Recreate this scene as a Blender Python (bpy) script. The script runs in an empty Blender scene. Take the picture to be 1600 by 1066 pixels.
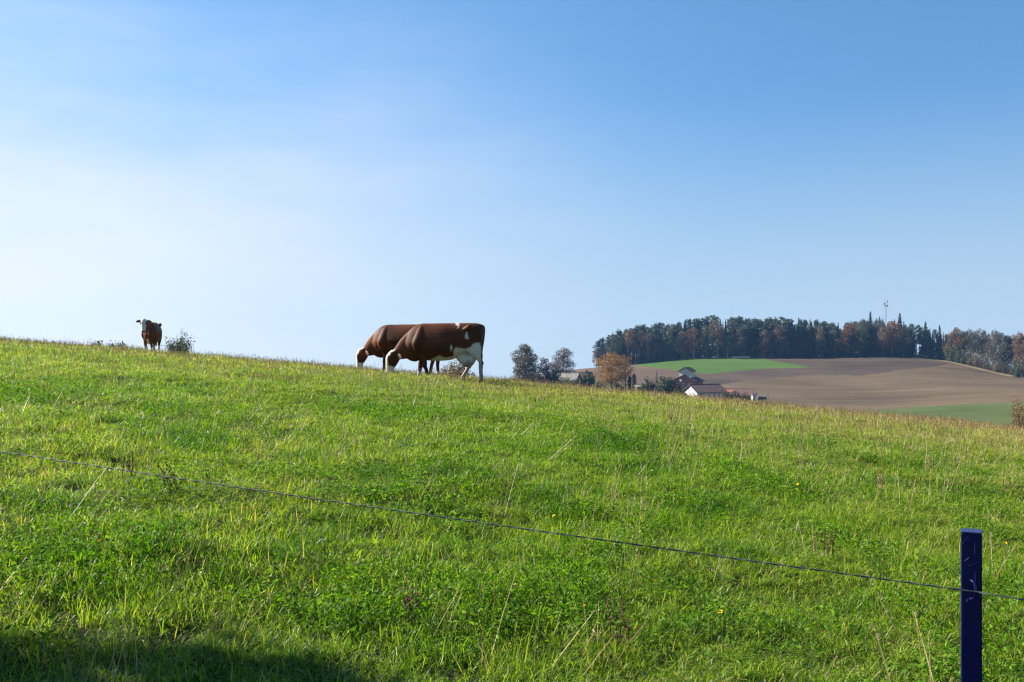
import bpy, bmesh, math, random
import numpy as np
from mathutils import Vector, Matrix

scene = bpy.context.scene
C = scene.collection
R = math.radians

# ------------------------------------------------------------------ camera
F = 35.0 / 36.0 * 1600.0          # focal length in photo pixels
HOR = 533.0
EYE = 1.6
cam_d = bpy.data.cameras.new('camera')
cam_d.lens = 35.0
cam_d.sensor_width = 36.0
cam_d.clip_start = 0.05
cam_d.clip_end = 6000.0
cam = bpy.data.objects.new('camera', cam_d)
C.objects.link(cam)
cam.location = (0, 0, EYE)
cam.rotation_euler = (R(90), 0, 0)
scene.camera = cam

# ------------------------------------------------------------------ sky, sun, exposure
SUN_AZ = 70.0      # degrees to the left of the view axis
SUN_EL = 32.0
VEIL_LOC = (0.0, 0.0, 0.0)
S3 = Vector((-math.sin(R(SUN_AZ)) * math.cos(R(SUN_EL)),
             math.cos(R(SUN_AZ)) * math.cos(R(SUN_EL)), math.sin(R(SUN_EL))))
world = bpy.data.worlds.new('World')
scene.world = world
world.use_nodes = True
wn = world.node_tree
wn.nodes.clear()


def N(t, typ, **kw):
    n = t.nodes.new(typ)
    for k, v in kw.items():
        setattr(n, k, v)
    return n


def L(t, a, b):
    t.links.new(a, b)


w_out = N(wn, 'ShaderNodeOutputWorld')
w_bg = N(wn, 'ShaderNodeBackground')
w_bg.inputs['Strength'].default_value = 0.062
w_tc = N(wn, 'ShaderNodeTexCoord')
w_sep = N(wn, 'ShaderNodeSeparateXYZ')
w_max = N(wn, 'ShaderNodeMath', operation='MAXIMUM')
w_max.inputs[1].default_value = 0.0
w_zz = N(wn, 'ShaderNodeMath', operation='MULTIPLY_ADD')
w_zz.inputs[1].default_value = 0.72
w_zz.inputs[2].default_value = 0.20
w_com = N(wn, 'ShaderNodeCombineXYZ')
w_sky = N(wn, 'ShaderNodeTexSky', sky_type='NISHITA')
w_sky.sun_disc = False
w_sky.sun_elevation = R(SUN_EL)
w_sky.sun_rotation = R(-SUN_AZ)
w_sky.altitude = 500
w_sky.air_density = 1.0
w_sky.dust_density = 0.2
w_sky.ozone_density = 3.0
L(wn, w_tc.outputs['Generated'], w_sep.inputs[0])
L(wn, w_sep.outputs['X'], w_com.inputs['X'])
L(wn, w_sep.outputs['Y'], w_com.inputs['Y'])
L(wn, w_sep.outputs['Z'], w_max.inputs[0])
L(wn, w_max.outputs[0], w_zz.inputs[0])
L(wn, w_zz.outputs[0], w_com.inputs['Z'])
L(wn, w_com.outputs[0], w_sky.inputs['Vector'])
w_tint = N(wn, 'ShaderNodeMix', data_type='RGBA', blend_type='MULTIPLY')
w_tint.inputs[0].default_value = 1.0
w_tint.inputs[7].default_value = (0.80, 1.13, 1.22, 1)
L(wn, w_sky.outputs[0], w_tint.inputs[6])
# bank of thin bright veil cloud on the sun's side of the sky
w_hor = N(wn, 'ShaderNodeCombineXYZ')
L(wn, w_sep.outputs['X'], w_hor.inputs['X'])
L(wn, w_sep.outputs['Y'], w_hor.inputs['Y'])
w_nrm = N(wn, 'ShaderNodeVectorMath', operation='NORMALIZE')
L(wn, w_hor.outputs[0], w_nrm.inputs[0])
w_dot = N(wn, 'ShaderNodeVectorMath', operation='DOT_PRODUCT')
L(wn, w_nrm.outputs[0], w_dot.inputs[0])
w_dot.inputs[1].default_value = Vector((S3.x, S3.y, 0)).normalized()
w_map = N(wn, 'ShaderNodeMapping')
w_map.inputs['Scale'].default_value = (1.0, 1.0, 4.0)
w_map.inputs['Location'].default_value = VEIL_LOC
L(wn, w_tc.outputs['Generated'], w_map.inputs['Vector'])
w_noi = N(wn, 'ShaderNodeTexNoise')
w_noi.inputs['Scale'].default_value = 2.2
w_noi.inputs['Detail'].default_value = 4.0
w_noi.inputs['Roughness'].default_value = 0.58
L(wn, w_map.outputs[0], w_noi.inputs['Vector'])


def veil_range(src, amp, f0, f1, t1):
    ad = N(wn, 'ShaderNodeMath', operation='MULTIPLY_ADD')
    L(wn, w_noi.outputs['Fac'], ad.inputs[0])
    ad.inputs[1].default_value = amp
    L(wn, src, ad.inputs[2])
    mr = N(wn, 'ShaderNodeMapRange', interpolation_type='SMOOTHSTEP')
    mr.inputs['From Min'].default_value = f0 + amp * 0.5
    mr.inputs['From Max'].default_value = f1 + amp * 0.5
    mr.inputs['To Min'].default_value = 0.0
    mr.inputs['To Max'].default_value = t1
    L(wn, ad.outputs[0], mr.inputs['Value'])
    return mr.outputs[0]


w_mul = N(wn, 'ShaderNodeMath', operation='MULTIPLY')
L(wn, veil_range(w_dot.outputs['Value'], 0.25, 0.10, 1.0, 0.95), w_mul.inputs[0])
L(wn, veil_range(w_sep.outputs['Z'], -0.26, 0.41, 0.05, 1.0), w_mul.inputs[1])
w_mix = N(wn, 'ShaderNodeMix', data_type='RGBA', blend_type='MIX')
L(wn, w_mul.outputs[0], w_mix.inputs[0])
w_low = N(wn, 'ShaderNodeMix', data_type='RGBA', blend_type='MIX')
w_lr = N(wn, 'ShaderNodeMapRange', interpolation_type='SMOOTHSTEP')
w_lr.inputs['From Min'].default_value = 0.26; w_lr.inputs['From Max'].default_value = -0.02
w_lr.inputs['To Min'].default_value = 0.0; w_lr.inputs['To Max'].default_value = 0.8
L(wn, w_sep.outputs['Z'], w_lr.inputs['Value'])
L(wn, w_lr.outputs[0], w_low.inputs[0])
L(wn, w_tint.outputs[2], w_low.inputs[6])
w_low.inputs[7].default_value = (3.45, 4.2, 4.7, 1)
L(wn, w_low.outputs[2], w_mix.inputs[6])
w_mix.inputs[7].default_value = (5.75, 5.85, 5.95, 1)
L(wn, w_mix.outputs[2], w_bg.inputs['Color'])
L(wn, w_bg.outputs[0], w_out.inputs['Surface'])

sun_d = bpy.data.lights.new('sun', 'SUN')
sun_d.energy = 5.0
sun_d.angle = R(0.53)
sun_d.color = (1.0, 0.95, 0.85)
sun = bpy.data.objects.new('sun', sun_d)
C.objects.link(sun)
sun.rotation_euler = (-S3).to_track_quat('-Z', 'Y').to_euler()
sun.location = (-40, 30, 60)

scene.view_settings.view_transform = 'Standard'
scene.view_settings.look = 'None'
scene.view_settings.exposure = 1.45
scene.view_settings.gamma = 1.0
scene.view_settings.use_curve_mapping = False
scene.cycles.max_bounces = 8
scene.cycles.transmission_bounces = 4
scene.cycles.transparent_max_bounces = 4
scene.cycles.volume_bounces = 0
scene.cycles.use_denoising = True
scene.cycles.denoiser = 'OPENIMAGEDENOISE'
scene.cycles.denoising_input_passes = 'RGB_ALBEDO_NORMAL'
scene.cycles.denoising_prefilter = 'ACCURATE'
scene.cycles.pixel_filter_type = 'BLACKMAN_HARRIS'
scene.cycles.filter_width = 1.3
scene.cycles.sample_clamp_indirect = 4.0

rng = np.random.default_rng(7)
random.seed(11)

# ------------------------------------------------------------------ numeric helpers


def vnoise(x, y, seed=0):
    """smooth value noise, about -1..1"""
    xi = np.floor(x); yi = np.floor(y)
    fx = x - xi; fy = y - yi
    fx = fx * fx * (3 - 2 * fx); fy = fy * fy * (3 - 2 * fy)

    def h(a, b):
        s = np.sin(a * 127.1 + b * 311.7 + seed * 74.7) * 43758.5453
        return (s - np.floor(s)) * 2 - 1
    return ((h(xi, yi) * (1 - fx) + h(xi + 1, yi) * fx) * (1 - fy) +
            (h(xi, yi + 1) * (1 - fx) + h(xi + 1, yi + 1) * fx) * fy)


def fbm(x, y, seed=0, o=3):
    a = 1.0; s = 0.0
    for k in range(o):
        s = s + a * vnoise(x * 2 ** k, y * 2 ** k, seed + k)
        a *= 0.5
    return s


# terrain knots: image height of the ground at a number of depths
_PX = np.array([-800, 0, 500, 750, 900, 1000, 1100, 1200, 1300, 1400, 1500, 1600, 2400], float)
_PY = {
    350: [650, 650, 650, 604, 607, 616, 627, 634, 641, 643, 638, 634, 640],
    420: [650, 650, 650, 602, 598, 602, 612, 620, 624, 622, 616, 612, 622],
    520: [650, 650, 650, 600, 586, 583, 585, 590, 592, 588, 590, 596, 612],
    620: [650, 650, 650, 598, 577, 569, 557, 559, 559, 556, 562, 582, 600],
    700: [650, 650, 650, 602, 580, 572, 559, 561, 561, 558, 566, 588, 605],
    850: [650, 650, 650, 615, 595, 585, 573, 573, 573, 573, 580, 600, 615],
    1300: [655, 655, 655, 640, 630, 625, 620, 620, 620, 620, 625, 635, 640],
}
_PXD = np.arange(-800, 2401, 5.0)
_k = np.exp(-0.5 * (np.arange(-30, 31) * 5 / 38.0) ** 2); _k /= _k.sum()
_PYD = {d: np.convolve(np.pad(np.interp(_PXD, _PX, np.array(v, float)), 30, mode='edge'), _k, 'valid') for d, v in _PY.items()}
_D = np.array([45, 70, 120, 250] + sorted(_PY), float)


def z_poly(x, y):
    xs = 60 * np.tanh(x / 60)
    yy = np.where(y > 0, y, 20 * np.tanh(y / 20))
    return 0.0623 * yy - 0.00178 * yy * yy - 0.085 * xs - 0.0006 * np.clip(x, 0, 30) ** 2


def z_base(x, y):
    x = np.asarray(x, float); y = np.asarray(y, float)
    near = z_poly(x, np.minimum(y, 45.0))
    yy = np.maximum(y, 45.0)
    u = np.clip(x / yy, -1.02, 1.02)
    px = 800 + F * u
    cols = [z_poly(u * 45, np.full_like(u, 45.0)),
            -3.3 - 5.0 * u, -9.0 - 7.0 * u, -23.5 - 6.0 * u]
    for d in sorted(_PY):
        py = np.interp(px, _PXD, _PYD[d])
        cols.append(EYE + d * (HOR - py) / F)
    Z = np.stack(cols, 0)
    k = np.clip(np.searchsorted(_D, yy) - 1, 0, len(_D) - 2)
    km = np.maximum(k - 1, 0); kp = np.minimum(k + 2, len(_D) - 1)
    idx = np.arange(Z.shape[1]) if Z.ndim == 2 else None
    g = (lambda kk: np.take_along_axis(Z, kk[None], 0)[0])
    z0, z1, zm, zp = g(k), g(k + 1), g(km), g(kp)
    d0, d1, dm, dp = _D[k], _D[k + 1], _D[km], _D[kp]
    h = d1 - d0
    m0 = (z1 - zm) / np.maximum(d1 - dm, 1e-6); m1 = (zp - z0) / np.maximum(dp - d0, 1e-6)
    t = np.clip((yy - d0) / h, 0, 1)
    far = ((2 * t**3 - 3 * t**2 + 1) * z0 + (t**3 - 2 * t**2 + t) * h * m0 +
           (-2 * t**3 + 3 * t**2) * z1 + (t**3 - t**2) * h * m1)
    return np.where(y <= 45, near, far)


def z_ground(x, y):
    """terrain with the hummocks of the pasture"""
    x = np.asarray(x, float); y = np.asarray(y, float)
    shp = np.broadcast(x, y).shape
    x = np.broadcast_to(x, shp).ravel(); y = np.broadcast_to(y, shp).ravel()
    z = z_base(x, y)
    b = 0.050 * vnoise(x * 0.45, y * 0.45, 3) + 0.042 * vnoise(x * 1.1, y * 1.1, 5) + 0.022 * vnoise(x * 2.6, y * 2.6, 9) + 0.012 * vnoise(x * 5.3, y * 5.3, 13)
    fade = np.clip((60 - y) / 30, 0, 1)
    z = z + b * fade
    z = z + np.clip((y - 250) / 100, 0, 1) * 0.25 * vnoise(x * 0.03, y * 0.03, 21)
    return z.reshape(shp)


def zg(x, y):
    return float(z_ground(np.array([x]), np.array([y]))[0])


def at(px, py, d):
    """the point that is seen at a pixel and stands d metres in front of the camera"""
    return Vector(((px - 800) / F * d, d, EYE + (HOR - py) / F * d))


def ground_at(px, d):
    x = (px - 800) / F * d
    return Vector((x, d, zg(x, d)))


def ground_hit(px, py):
    ys = np.arange(3.0, 34.0, 0.02)
    xs = (px - 800) / F * ys
    zr = EYE + (HOR - py) / F * ys
    below = np.where(zr <= z_ground(xs, ys))[0]
    i = below[0] if len(below) else len(ys) - 1
    return Vector((xs[i], ys[i], zg(xs[i], ys[i])))


# ------------------------------------------------------------------ object helpers


def mesh_obj(name, verts, faces, mat=None, parent=None, smooth=False, attrs=None, link=True):
    me = bpy.data.meshes.new(name)
    me.from_pydata([tuple(v) for v in verts], [], [tuple(f) for f in faces])
    if smooth:
        me.polygons.foreach_set('use_smooth', [True] * len(me.polygons))
    if attrs is not None:
        for nm, arr in attrs.items():
            a = me.attributes.new(nm, 'FLOAT_COLOR', 'POINT')
            a.data.foreach_set('color', np.asarray(arr, np.float32).ravel())
    me.update()
    if mat:
        me.materials.append(mat)
    o = bpy.data.objects.new(name, me)
    if link:
        C.objects.link(o)
    if parent:
        o.parent = parent
    return o


def empty(name, loc=(0, 0, 0), rz=0.0):
    o = bpy.data.objects.new(name, None)
    o.empty_display_size = 0.3
    o.location = loc
    o.rotation_euler = (0, 0, rz)
    C.objects.link(o)
    return o


def tag(o, label=None, cat=None, group=None, kind=None):
    if label: o['label'] = label
    if cat: o['category'] = cat
    if group: o['group'] = group
    if kind: o['kind'] = kind
    return o


class MB:
    """collects simple shapes into one mesh"""
    def __init__(s):
        s.v = []; s.f = []

    def add(s, verts, faces):
        o = len(s.v)
        s.v += [tuple(v) for v in verts]
        s.f += [tuple(i + o for i in f) for f in faces]
        return s

    def box(s, x0, x1, y0, y1, z0, z1):
        return s.add([(x0, y0, z0), (x1, y0, z0), (x1, y1, z0), (x0, y1, z0), (x0, y0, z1), (x1, y0, z1), (x1, y1, z1), (x0, y1, z1)],
                     [(0, 3, 2, 1), (4, 5, 6, 7), (0, 1, 5, 4), (1, 2, 6, 5), (2, 3, 7, 6), (3, 0, 4, 7)])

    def tube(s, pts, rad, n=6, cap=True):
        pts = [Vector(p) for p in pts]
        if not hasattr(rad, '__len__'): rad = [rad] * len(pts)
        o = len(s.v)
        ref = Vector((0.31, 0.17, 0.93)).normalized()
        for i, p in enumerate(pts):
            t = (pts[min(i + 1, len(pts) - 1)] - pts[max(i - 1, 0)]).normalized()
            a = t.cross(ref)
            if a.length < 1e-3: a = t.cross(Vector((1, 0, 0)))
            a.normalize(); b = t.cross(a)
            for k in range(n):
                th = 2 * math.pi * k / n
                s.v.append(tuple(p + (a * math.cos(th) + b * math.sin(th)) * rad[i]))
        for i in range(len(pts) - 1):
            for k in range(n):
                s.f.append((o + i * n + k, o + i * n + (k + 1) % n, o + (i + 1) * n + (k + 1) % n, o + (i + 1) * n + k))
        if cap:
            s.f.append(tuple(o + k for k in range(n - 1, -1, -1)))
            e = o + (len(pts) - 1) * n
            s.f.append(tuple(e + k for k in range(n)))
        return s

    def obj(s, name, mat, parent=None, smooth=False):
        return mesh_obj(name, s.v, s.f, mat, parent, smooth)


def copy_tree(o, parent=None):
    c = o.copy(); C.objects.link(c); c.parent = parent
    for ch in list(o.children):
        copy_tree(ch, c)
    return c


# ------------------------------------------------------------------ materials


def new_mat(name):
    m = bpy.data.materials.new(name)
    m.use_nodes = True
    t = m.node_tree
    b = t.nodes['Principled BSDF']
    return m, t, b


def mat_plain(name, col, rough=0.8, spec=0.3, var=0.15, scale=6.0, bump=0.0, coord='Object', metallic=0.0):
    m, t, b = new_mat(name)
    tc = N(t, 'ShaderNodeTexCoord')
    no = N(t, 'ShaderNodeTexNoise')
    no.inputs['Scale'].default_value = scale
    no.inputs['Detail'].default_value = 6
    no.inputs['Roughness'].default_value = 0.65
    L(t, tc.outputs[coord], no.inputs['Vector'])
    mr = N(t, 'ShaderNodeMapRange')
    mr.inputs['From Min'].default_value = 0.25; mr.inputs['From Max'].default_value = 0.75
    mr.inputs['To Min'].default_value = 1 - var; mr.inputs['To Max'].default_value = 1 + var
    L(t, no.outputs['Fac'], mr.inputs['Value'])
    mx = N(t, 'ShaderNodeMix', data_type='RGBA', blend_type='MULTIPLY')
    mx.inputs[0].default_value = 1.0
    mx.inputs[6].default_value = (*col, 1)
    L(t, mr.outputs[0], mx.inputs[7])
    L(t, mx.outputs[2], b.inputs['Base Color'])
    b.inputs['Roughness'].default_value = rough
    b.inputs['Specular IOR Level'].default_value = spec
    b.inputs['Metallic'].default_value = metallic
    if bump:
        bp = N(t, 'ShaderNodeBump')
        bp.inputs['Strength'].default_value = bump
        L(t, no.outputs['Fac'], bp.inputs['Height'])
        L(t, bp.outputs[0], b.inputs['Normal'])
    return m


def mat_leaf(name, stops, trans=0.35, rough=0.55, spec=0.3, rnd=0.5, trans_gain=1.3):
    """foliage: colour picked along a ramp by the leaf's own tint and the tree's own random number"""
    m, t, b = new_mat(name)
    at_ = N(t, 'ShaderNodeAttribute', attribute_name='tint')
    sp = N(t, 'ShaderNodeSeparateColor')
    L(t, at_.outputs['Color'], sp.inputs[0])
    oi = N(t, 'ShaderNodeObjectInfo')
    ma = N(t, 'ShaderNodeMath', operation='MULTIPLY_ADD')
    L(t, oi.outputs['Random'], ma.inputs[0]); ma.inputs[1].default_value = rnd
    s2 = N(t, 'ShaderNodeMath', operation='MULTIPLY')
    L(t, sp.outputs[0], s2.inputs[0]); s2.inputs[1].default_value = 1 - rnd
    L(t, s2.outputs[0], ma.inputs[2])
    rp = N(t, 'ShaderNodeValToRGB')
    rp.color_ramp.elements[0].position = 0.0; rp.color_ramp.elements[0].color = (*stops[0], 1)
    rp.color_ramp.elements[1].position = 1.0; rp.color_ramp.elements[1].color = (*stops[-1], 1)
    for i, c in enumerate(stops[1:-1]):
        e = rp.color_ramp.elements.new((i + 1) / (len(stops) - 1)); e.color = (*c, 1)
    L(t, ma.outputs[0], rp.inputs['Fac'])
    L(t, rp.outputs[0], b.inputs['Base Color'])
    b.inputs['Roughness'].default_value = rough
    b.inputs['Specular IOR Level'].default_value = spec
    tr = N(t, 'ShaderNodeBsdfTranslucent')
    mg = N(t, 'ShaderNodeMix', data_type='RGBA', blend_type='MULTIPLY')
    mg.inputs[0].default_value = 1.0
    L(t, rp.outputs[0], mg.inputs[6]); mg.inputs[7].default_value = (trans_gain, trans_gain, trans_gain * 0.7, 1)
    L(t, mg.outputs[2], tr.inputs['Color'])
    ms = N(t, 'ShaderNodeMixShader'); ms.inputs[0].default_value = trans
    L(t, b.outputs[0], ms.inputs[1]); L(t, tr.outputs[0], ms.inputs[2])
    L(t, ms.outputs[0], t.nodes['Material Output'].inputs['Surface'])
    return m


def mat_grass(name, green, lush, dry, trans=0.48, spec=0.26, rough=0.42):
    """grass blade: green to straw by the blade's own tint, the tuft's dryness and lushness, paler to the tip"""
    m, t, b = new_mat(name)
    at_ = N(t, 'ShaderNodeAttribute', attribute_name='tint')
    sp = N(t, 'ShaderNodeSeparateColor')
    L(t, at_.outputs['Color'], sp.inputs[0])
    ad = N(t, 'ShaderNodeAttribute', attribute_name='dry', attribute_type='INSTANCER')
    al = N(t, 'ShaderNodeAttribute', attribute_name='lush', attribute_type='INSTANCER')
    r1 = N(t, 'ShaderNodeValToRGB')
    els = r1.color_ramp.elements
    els[0].position = 0; els[0].color = (*green[0], 1)
    els[1].position = 1; els[1].color = (*green[2], 1)
    e = els.new(0.5); e.color = (*green[1], 1)
    L(t, sp.outputs[0], r1.inputs['Fac'])
    m1 = N(t, 'ShaderNodeMix', data_type='RGBA')
    L(t, al.outputs['Fac'], m1.inputs[0]); L(t, r1.outputs[0], m1.inputs[6]); m1.inputs[7].default_value = (*lush, 1)
    # dryness: blade's own number (blue) against the tuft's dryness
    sub = N(t, 'ShaderNodeMath', operation='SUBTRACT')
    L(t, ad.outputs['Fac'], sub.inputs[0]); L(t, sp.outputs[2], sub.inputs[1])
    mr = N(t, 'ShaderNodeMapRange')
    mr.inputs['From Min'].default_value = -0.12; mr.inputs['From Max'].default_value = 0.12
    L(t, sub.outputs[0], mr.inputs['Value'])
    m2 = N(t, 'ShaderNodeMix', data_type='RGBA')
    L(t, mr.outputs[0], m2.inputs[0]); L(t, m1.outputs[2], m2.inputs[6]); m2.inputs[7].default_value = (*dry, 1)
    L(t, m2.outputs[2], b.inputs['Base Color'])
    b.inputs['Roughness'].default_value = rough
    b.inputs['Specular IOR Level'].default_value = spec
    tr = N(t, 'ShaderNodeBsdfTranslucent')
    mg = N(t, 'ShaderNodeMix', data_type='RGBA', blend_type='MULTIPLY')
    mg.inputs[0].default_value = 1.0
    L(t, m2.outputs[2], mg.inputs[6]); mg.inputs[7].default_value = (1.5, 1.65, 0.5, 1)
    L(t, mg.outputs[2], tr.inputs['Color'])
    ms = N(t, 'ShaderNodeMixShader'); ms.inputs[0].default_value = trans
    L(t, b.outputs[0], ms.inputs[1]); L(t, tr.outputs[0], ms.inputs[2])
    L(t, ms.outputs[0], t.nodes['Material Output'].inputs['Surface'])
    return m


def mat_field(name, c1, c2, furrow=0.0, angle=0.0, period=2.5, patch=0.03, fine=0.8, bump=0.25):
    m, t, b = new_mat(name)
    tc = N(t, 'ShaderNodeTexCoord')
    n1 = N(t, 'ShaderNodeTexNoise'); n1.inputs['Scale'].default_value = patch; n1.inputs['Detail'].default_value = 5
    n2 = N(t, 'ShaderNodeTexNoise'); n2.inputs['Scale'].default_value = fine; n2.inputs['Detail'].default_value = 6
    n2.inputs['Roughness'].default_value = 0.7
    mp = N(t, 'ShaderNodeMapping'); mp.inputs['Rotation'].default_value = (0, 0, angle)
    mp.inputs['Scale'].default_value = (0.06, 1.0, 1.0)
    L(t, tc.outputs['Object'], mp.inputs['Vector'])
    n3 = N(t, 'ShaderNodeTexNoise'); n3.inputs['Scale'].default_value = 1.0 / period; n3.inputs['Detail'].default_value = 3
    L(t, mp.outputs[0], n3.inputs['Vector'])
    L(t, tc.outputs['Object'], n1.inputs['Vector']); L(t, tc.outputs['Object'], n2.inputs['Vector'])
    a = N(t, 'ShaderNodeMath', operation='MULTIPLY_ADD'); L(t, n2.outputs['Fac'], a.inputs[0]); a.inputs[1].default_value = 0.5
    L(t, n1.outputs['Fac'], a.inputs[2])
    a2 = N(t, 'ShaderNodeMath', operation='MULTIPLY_ADD'); L(t, n3.outputs['Fac'], a2.inputs[0]); a2.inputs[1].default_value = furrow
    L(t, a.outputs[0], a2.inputs[2])
    mr = N(t, 'ShaderNodeMapRange')
    mid = 0.75 + furrow * 0.5
    mr.inputs['From Min'].default_value = mid - 0.27; mr.inputs['From Max'].default_value = mid + 0.27
    L(t, a2.outputs[0], mr.inputs['Value'])
    mx = N(t, 'ShaderNodeMix', data_type='RGBA')
    L(t, mr.outputs[0], mx.inputs[0]); mx.inputs[6].default_value = (*c1, 1); mx.inputs[7].default_value = (*c2, 1)
    L(t, mx.outputs[2], b.inputs['Base Color'])
    b.inputs['Roughness'].default_value = 0.95
    b.inputs['Specular IOR Level'].default_value = 0.1
    bp = N(t, 'ShaderNodeBump'); bp.inputs['Strength'].default_value = bump; bp.inputs['Distance'].default_value = 0.3
    L(t, a2.outputs[0], bp.inputs['Height']); L(t, bp.outputs[0], b.inputs['Normal'])
    return m


M = {}
M['soil'] = mat_field('pasture_soil', (0.012, 0.018, 0.006), (0.034, 0.040, 0.013), patch=0.8, fine=14.0)
M['far_grass'] = mat_field('valley_grass', (0.045, 0.068, 0.018), (0.110, 0.120, 0.038), furrow=0.5, angle=0.1, period=5.0, patch=0.02, fine=0.5)
M['light_plough'] = mat_field('harrowed_soil', (0.066, 0.045, 0.025), (0.142, 0.099, 0.056), furrow=0.75, angle=0.35, period=6.0, patch=0.012, fine=0.25)
M['dark_plough'] = mat_field('ploughed_soil', (0.050, 0.034, 0.025), (0.094, 0.065, 0.046), furrow=0.9, angle=-0.3, period=4.0, patch=0.02, fine=0.5)
M['brown_plough'] = mat_field('reddish_soil', (0.070, 0.043, 0.028), (0.125, 0.084, 0.054), furrow=0.7, angle=0.2, period=4.0, patch=0.02, fine=0.5)
M['crop'] = mat_field('young_crop', (0.036, 0.080, 0.011), (0.078, 0.130, 0.022), furrow=0.8, angle=0.3, period=3.0, patch=0.02, fine=0.4)
M['margin'] = mat_field('dry_margin', (0.12, 0.10, 0.045), (0.27, 0.21, 0.11), patch=0.15, fine=1.2)
M['forest_floor'] = mat_field('forest_floor', (0.030, 0.028, 0.016), (0.060, 0.050, 0.026), patch=0.1, fine=1.0)
M['outer'] = mat_field('outer_grass', (0.045, 0.075, 0.020), (0.085, 0.110, 0.030), patch=0.03, fine=0.5)

# ------------------------------------------------------------------ ground
gx = np.concatenate([np.arange(-64, -26, 1.0), np.arange(-26, 26, 0.22), np.arange(26, 65, 1.0)])
gy = np.concatenate([np.arange(-36, 2, 1.0), np.arange(2, 14, 0.11), np.arange(14, 44, 0.3), np.arange(44, 67, 1.0)])


def grid_faces(nr, nc):
    i = np.arange(nr - 1)[:, None] * nc + np.arange(nc - 1)[None]
    return np.stack([i, i + 1, i + nc + 1, i + nc], -1).reshape(-1, 4)


GX, GY = np.meshgrid(gx, gy)
GZ = z_ground(GX, GY)
o = mesh_obj('meadow', np.stack([GX, GY, GZ - 0.014], -1).reshape(-1, 3), grid_faces(len(gy), len(gx)), M['soil'], smooth=True)
tag(o, 'sloping green cow pasture filling the foreground', 'pasture', kind='structure')

# the far slope, one sheet cut into fields
us = np.concatenate([np.linspace(-1.05, -0.10, 60)[:-1], np.linspace(-0.10, 0.62, 520), np.linspace(0.62, 1.05, 30)[1:]])
ds = np.concatenate([np.arange(62, 300, 7.0), np.arange(300, 640, 1.6), np.arange(640, 760, 6.0), np.arange(760, 1230, 25.0)])
U, D_ = np.meshgrid(us, ds)
X = U * D_
Z = z_ground(X, D_) - np.clip((72 - D_) / 10, 0, 1) * 0.6
PXg = 800 + F * U
PYg = HOR - F * (Z - EYE) / D_
V = np.stack([X, D_, Z], -1).reshape(-1, 3)
FQ = grid_faces(len(ds), len(us))
fpx = PXg.ravel()[FQ].mean(1); fpy = PYg.ravel()[FQ].mean(1); fd = D_.ravel()[FQ].mean(1)
wob = 0.8 * vnoise(fpx * 0.05, fd * 0.02, 4)


def in_poly(px, py, poly):
    ins = np.zeros(len(px), bool)
    n = len(poly)
    for i in range(n):
        x0, y0 = poly[i]; x1, y1 = poly[(i + 1) % n]
        c = ((y0 > py) != (y1 > py)) & (px < (x1 - x0) * (py - y0) / (y1 - y0 + 1e-9) + x0)
        ins ^= c
    return ins


GREEN = [(985, 572), (1020, 567), (1050, 562.5), (1085, 557), (1100, 554), (1150, 553), (1185, 560), (1215, 565), (1240, 569), (1268, 574.5),
         (1230, 575), (1190, 576), (1160, 578.5), (1130, 582), (1108, 584.5), (1080, 582.5), (1050, 577.5), (1020, 574)]
lx = np.array([1080, 1130, 1180, 1230, 1280, 1310, 1340, 1370, 1400, 1440, 1470, 1484, 1492, 1500], float)
ly = np.array([610, 600, 592.5, 588, 585.5, 585.5, 587.5, 584, 579.5, 575, 571, 568, 563, 540], float)
sx = np.array([1180, 1300, 1400, 1470, 1520, 1560, 1600, 1800], float)
sy = np.array([652, 645, 638.5, 634, 630.5, 630, 627.5, 622], float)
reg = np.full(len(fpx), 1)                                   # 1 reddish field above the farm
reg[(fpx > 1085)] = 2                                        # 2 dark ploughed field
reg[(fpx > 1085) & (fpy > np.interp(fpx, lx, ly) + wob)] = 3  # 3 light harrowed field
reg[fpx > 1500] = 3
reg[in_poly(fpx, fpy + wob * 0.5, GREEN) & (fd > 450)] = 4  # 4 young crop
reg[(fd > 612) & (fpx > 955)] = 5                            # 5 forest floor
reg[in_poly(fpx, fpy, GREEN) & (fd > 450) & (fd < 622)] = 4
reg[(fpx > 1200) & (fpy > np.interp(fpx, sx, sy) + wob * 0.4) & (fd < 420)] = 0
wl = np.interp(fpx, [1430, 1480, 1520, 1600, 1640], [613, 601, 584, 549, 538])
reg[(fpx > 1425) & (fd > wl - 6 + 2.5 * wob) & (fd < wl + 4)] = 6
reg[(fpx > 1425) & (fd >= wl + 4) & (fd < 705)] = 5
reg[(fd < 340) | (fpx < 700) | (fd > 705)] = 0
reg[(fd < 400) & (fpx < 1190)] = 0
for k, nm, mt, lb in [(0, 'valley_ground', 'far_grass', 'green meadow strip in the dip before the brown field'),
                      (1, 'field', 'brown_plough', 'reddish brown field above the farm roofs'),
                      (2, 'field', 'dark_plough', 'darker ploughed band of field below the wood'),
                      (3, 'field', 'light_plough', 'wide pale brown harrowed field on the far slope'),
                      (4, 'field', 'crop', 'bright green crop field in front of the wood'),
                      (5, 'forest_ground', 'forest_floor', 'dark ground under the far wood'),
                      (6, 'field_margin', 'margin', 'pale dry grass strip between the brown field and the trees')]:
    fs = FQ[reg == k]
    used, inv = np.unique(fs.ravel(), return_inverse=True)
    o = mesh_obj(nm, V[used], inv.reshape(-1, 4), M[mt], smooth=True)
    tag(o, lb, None, kind='structure')

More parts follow.
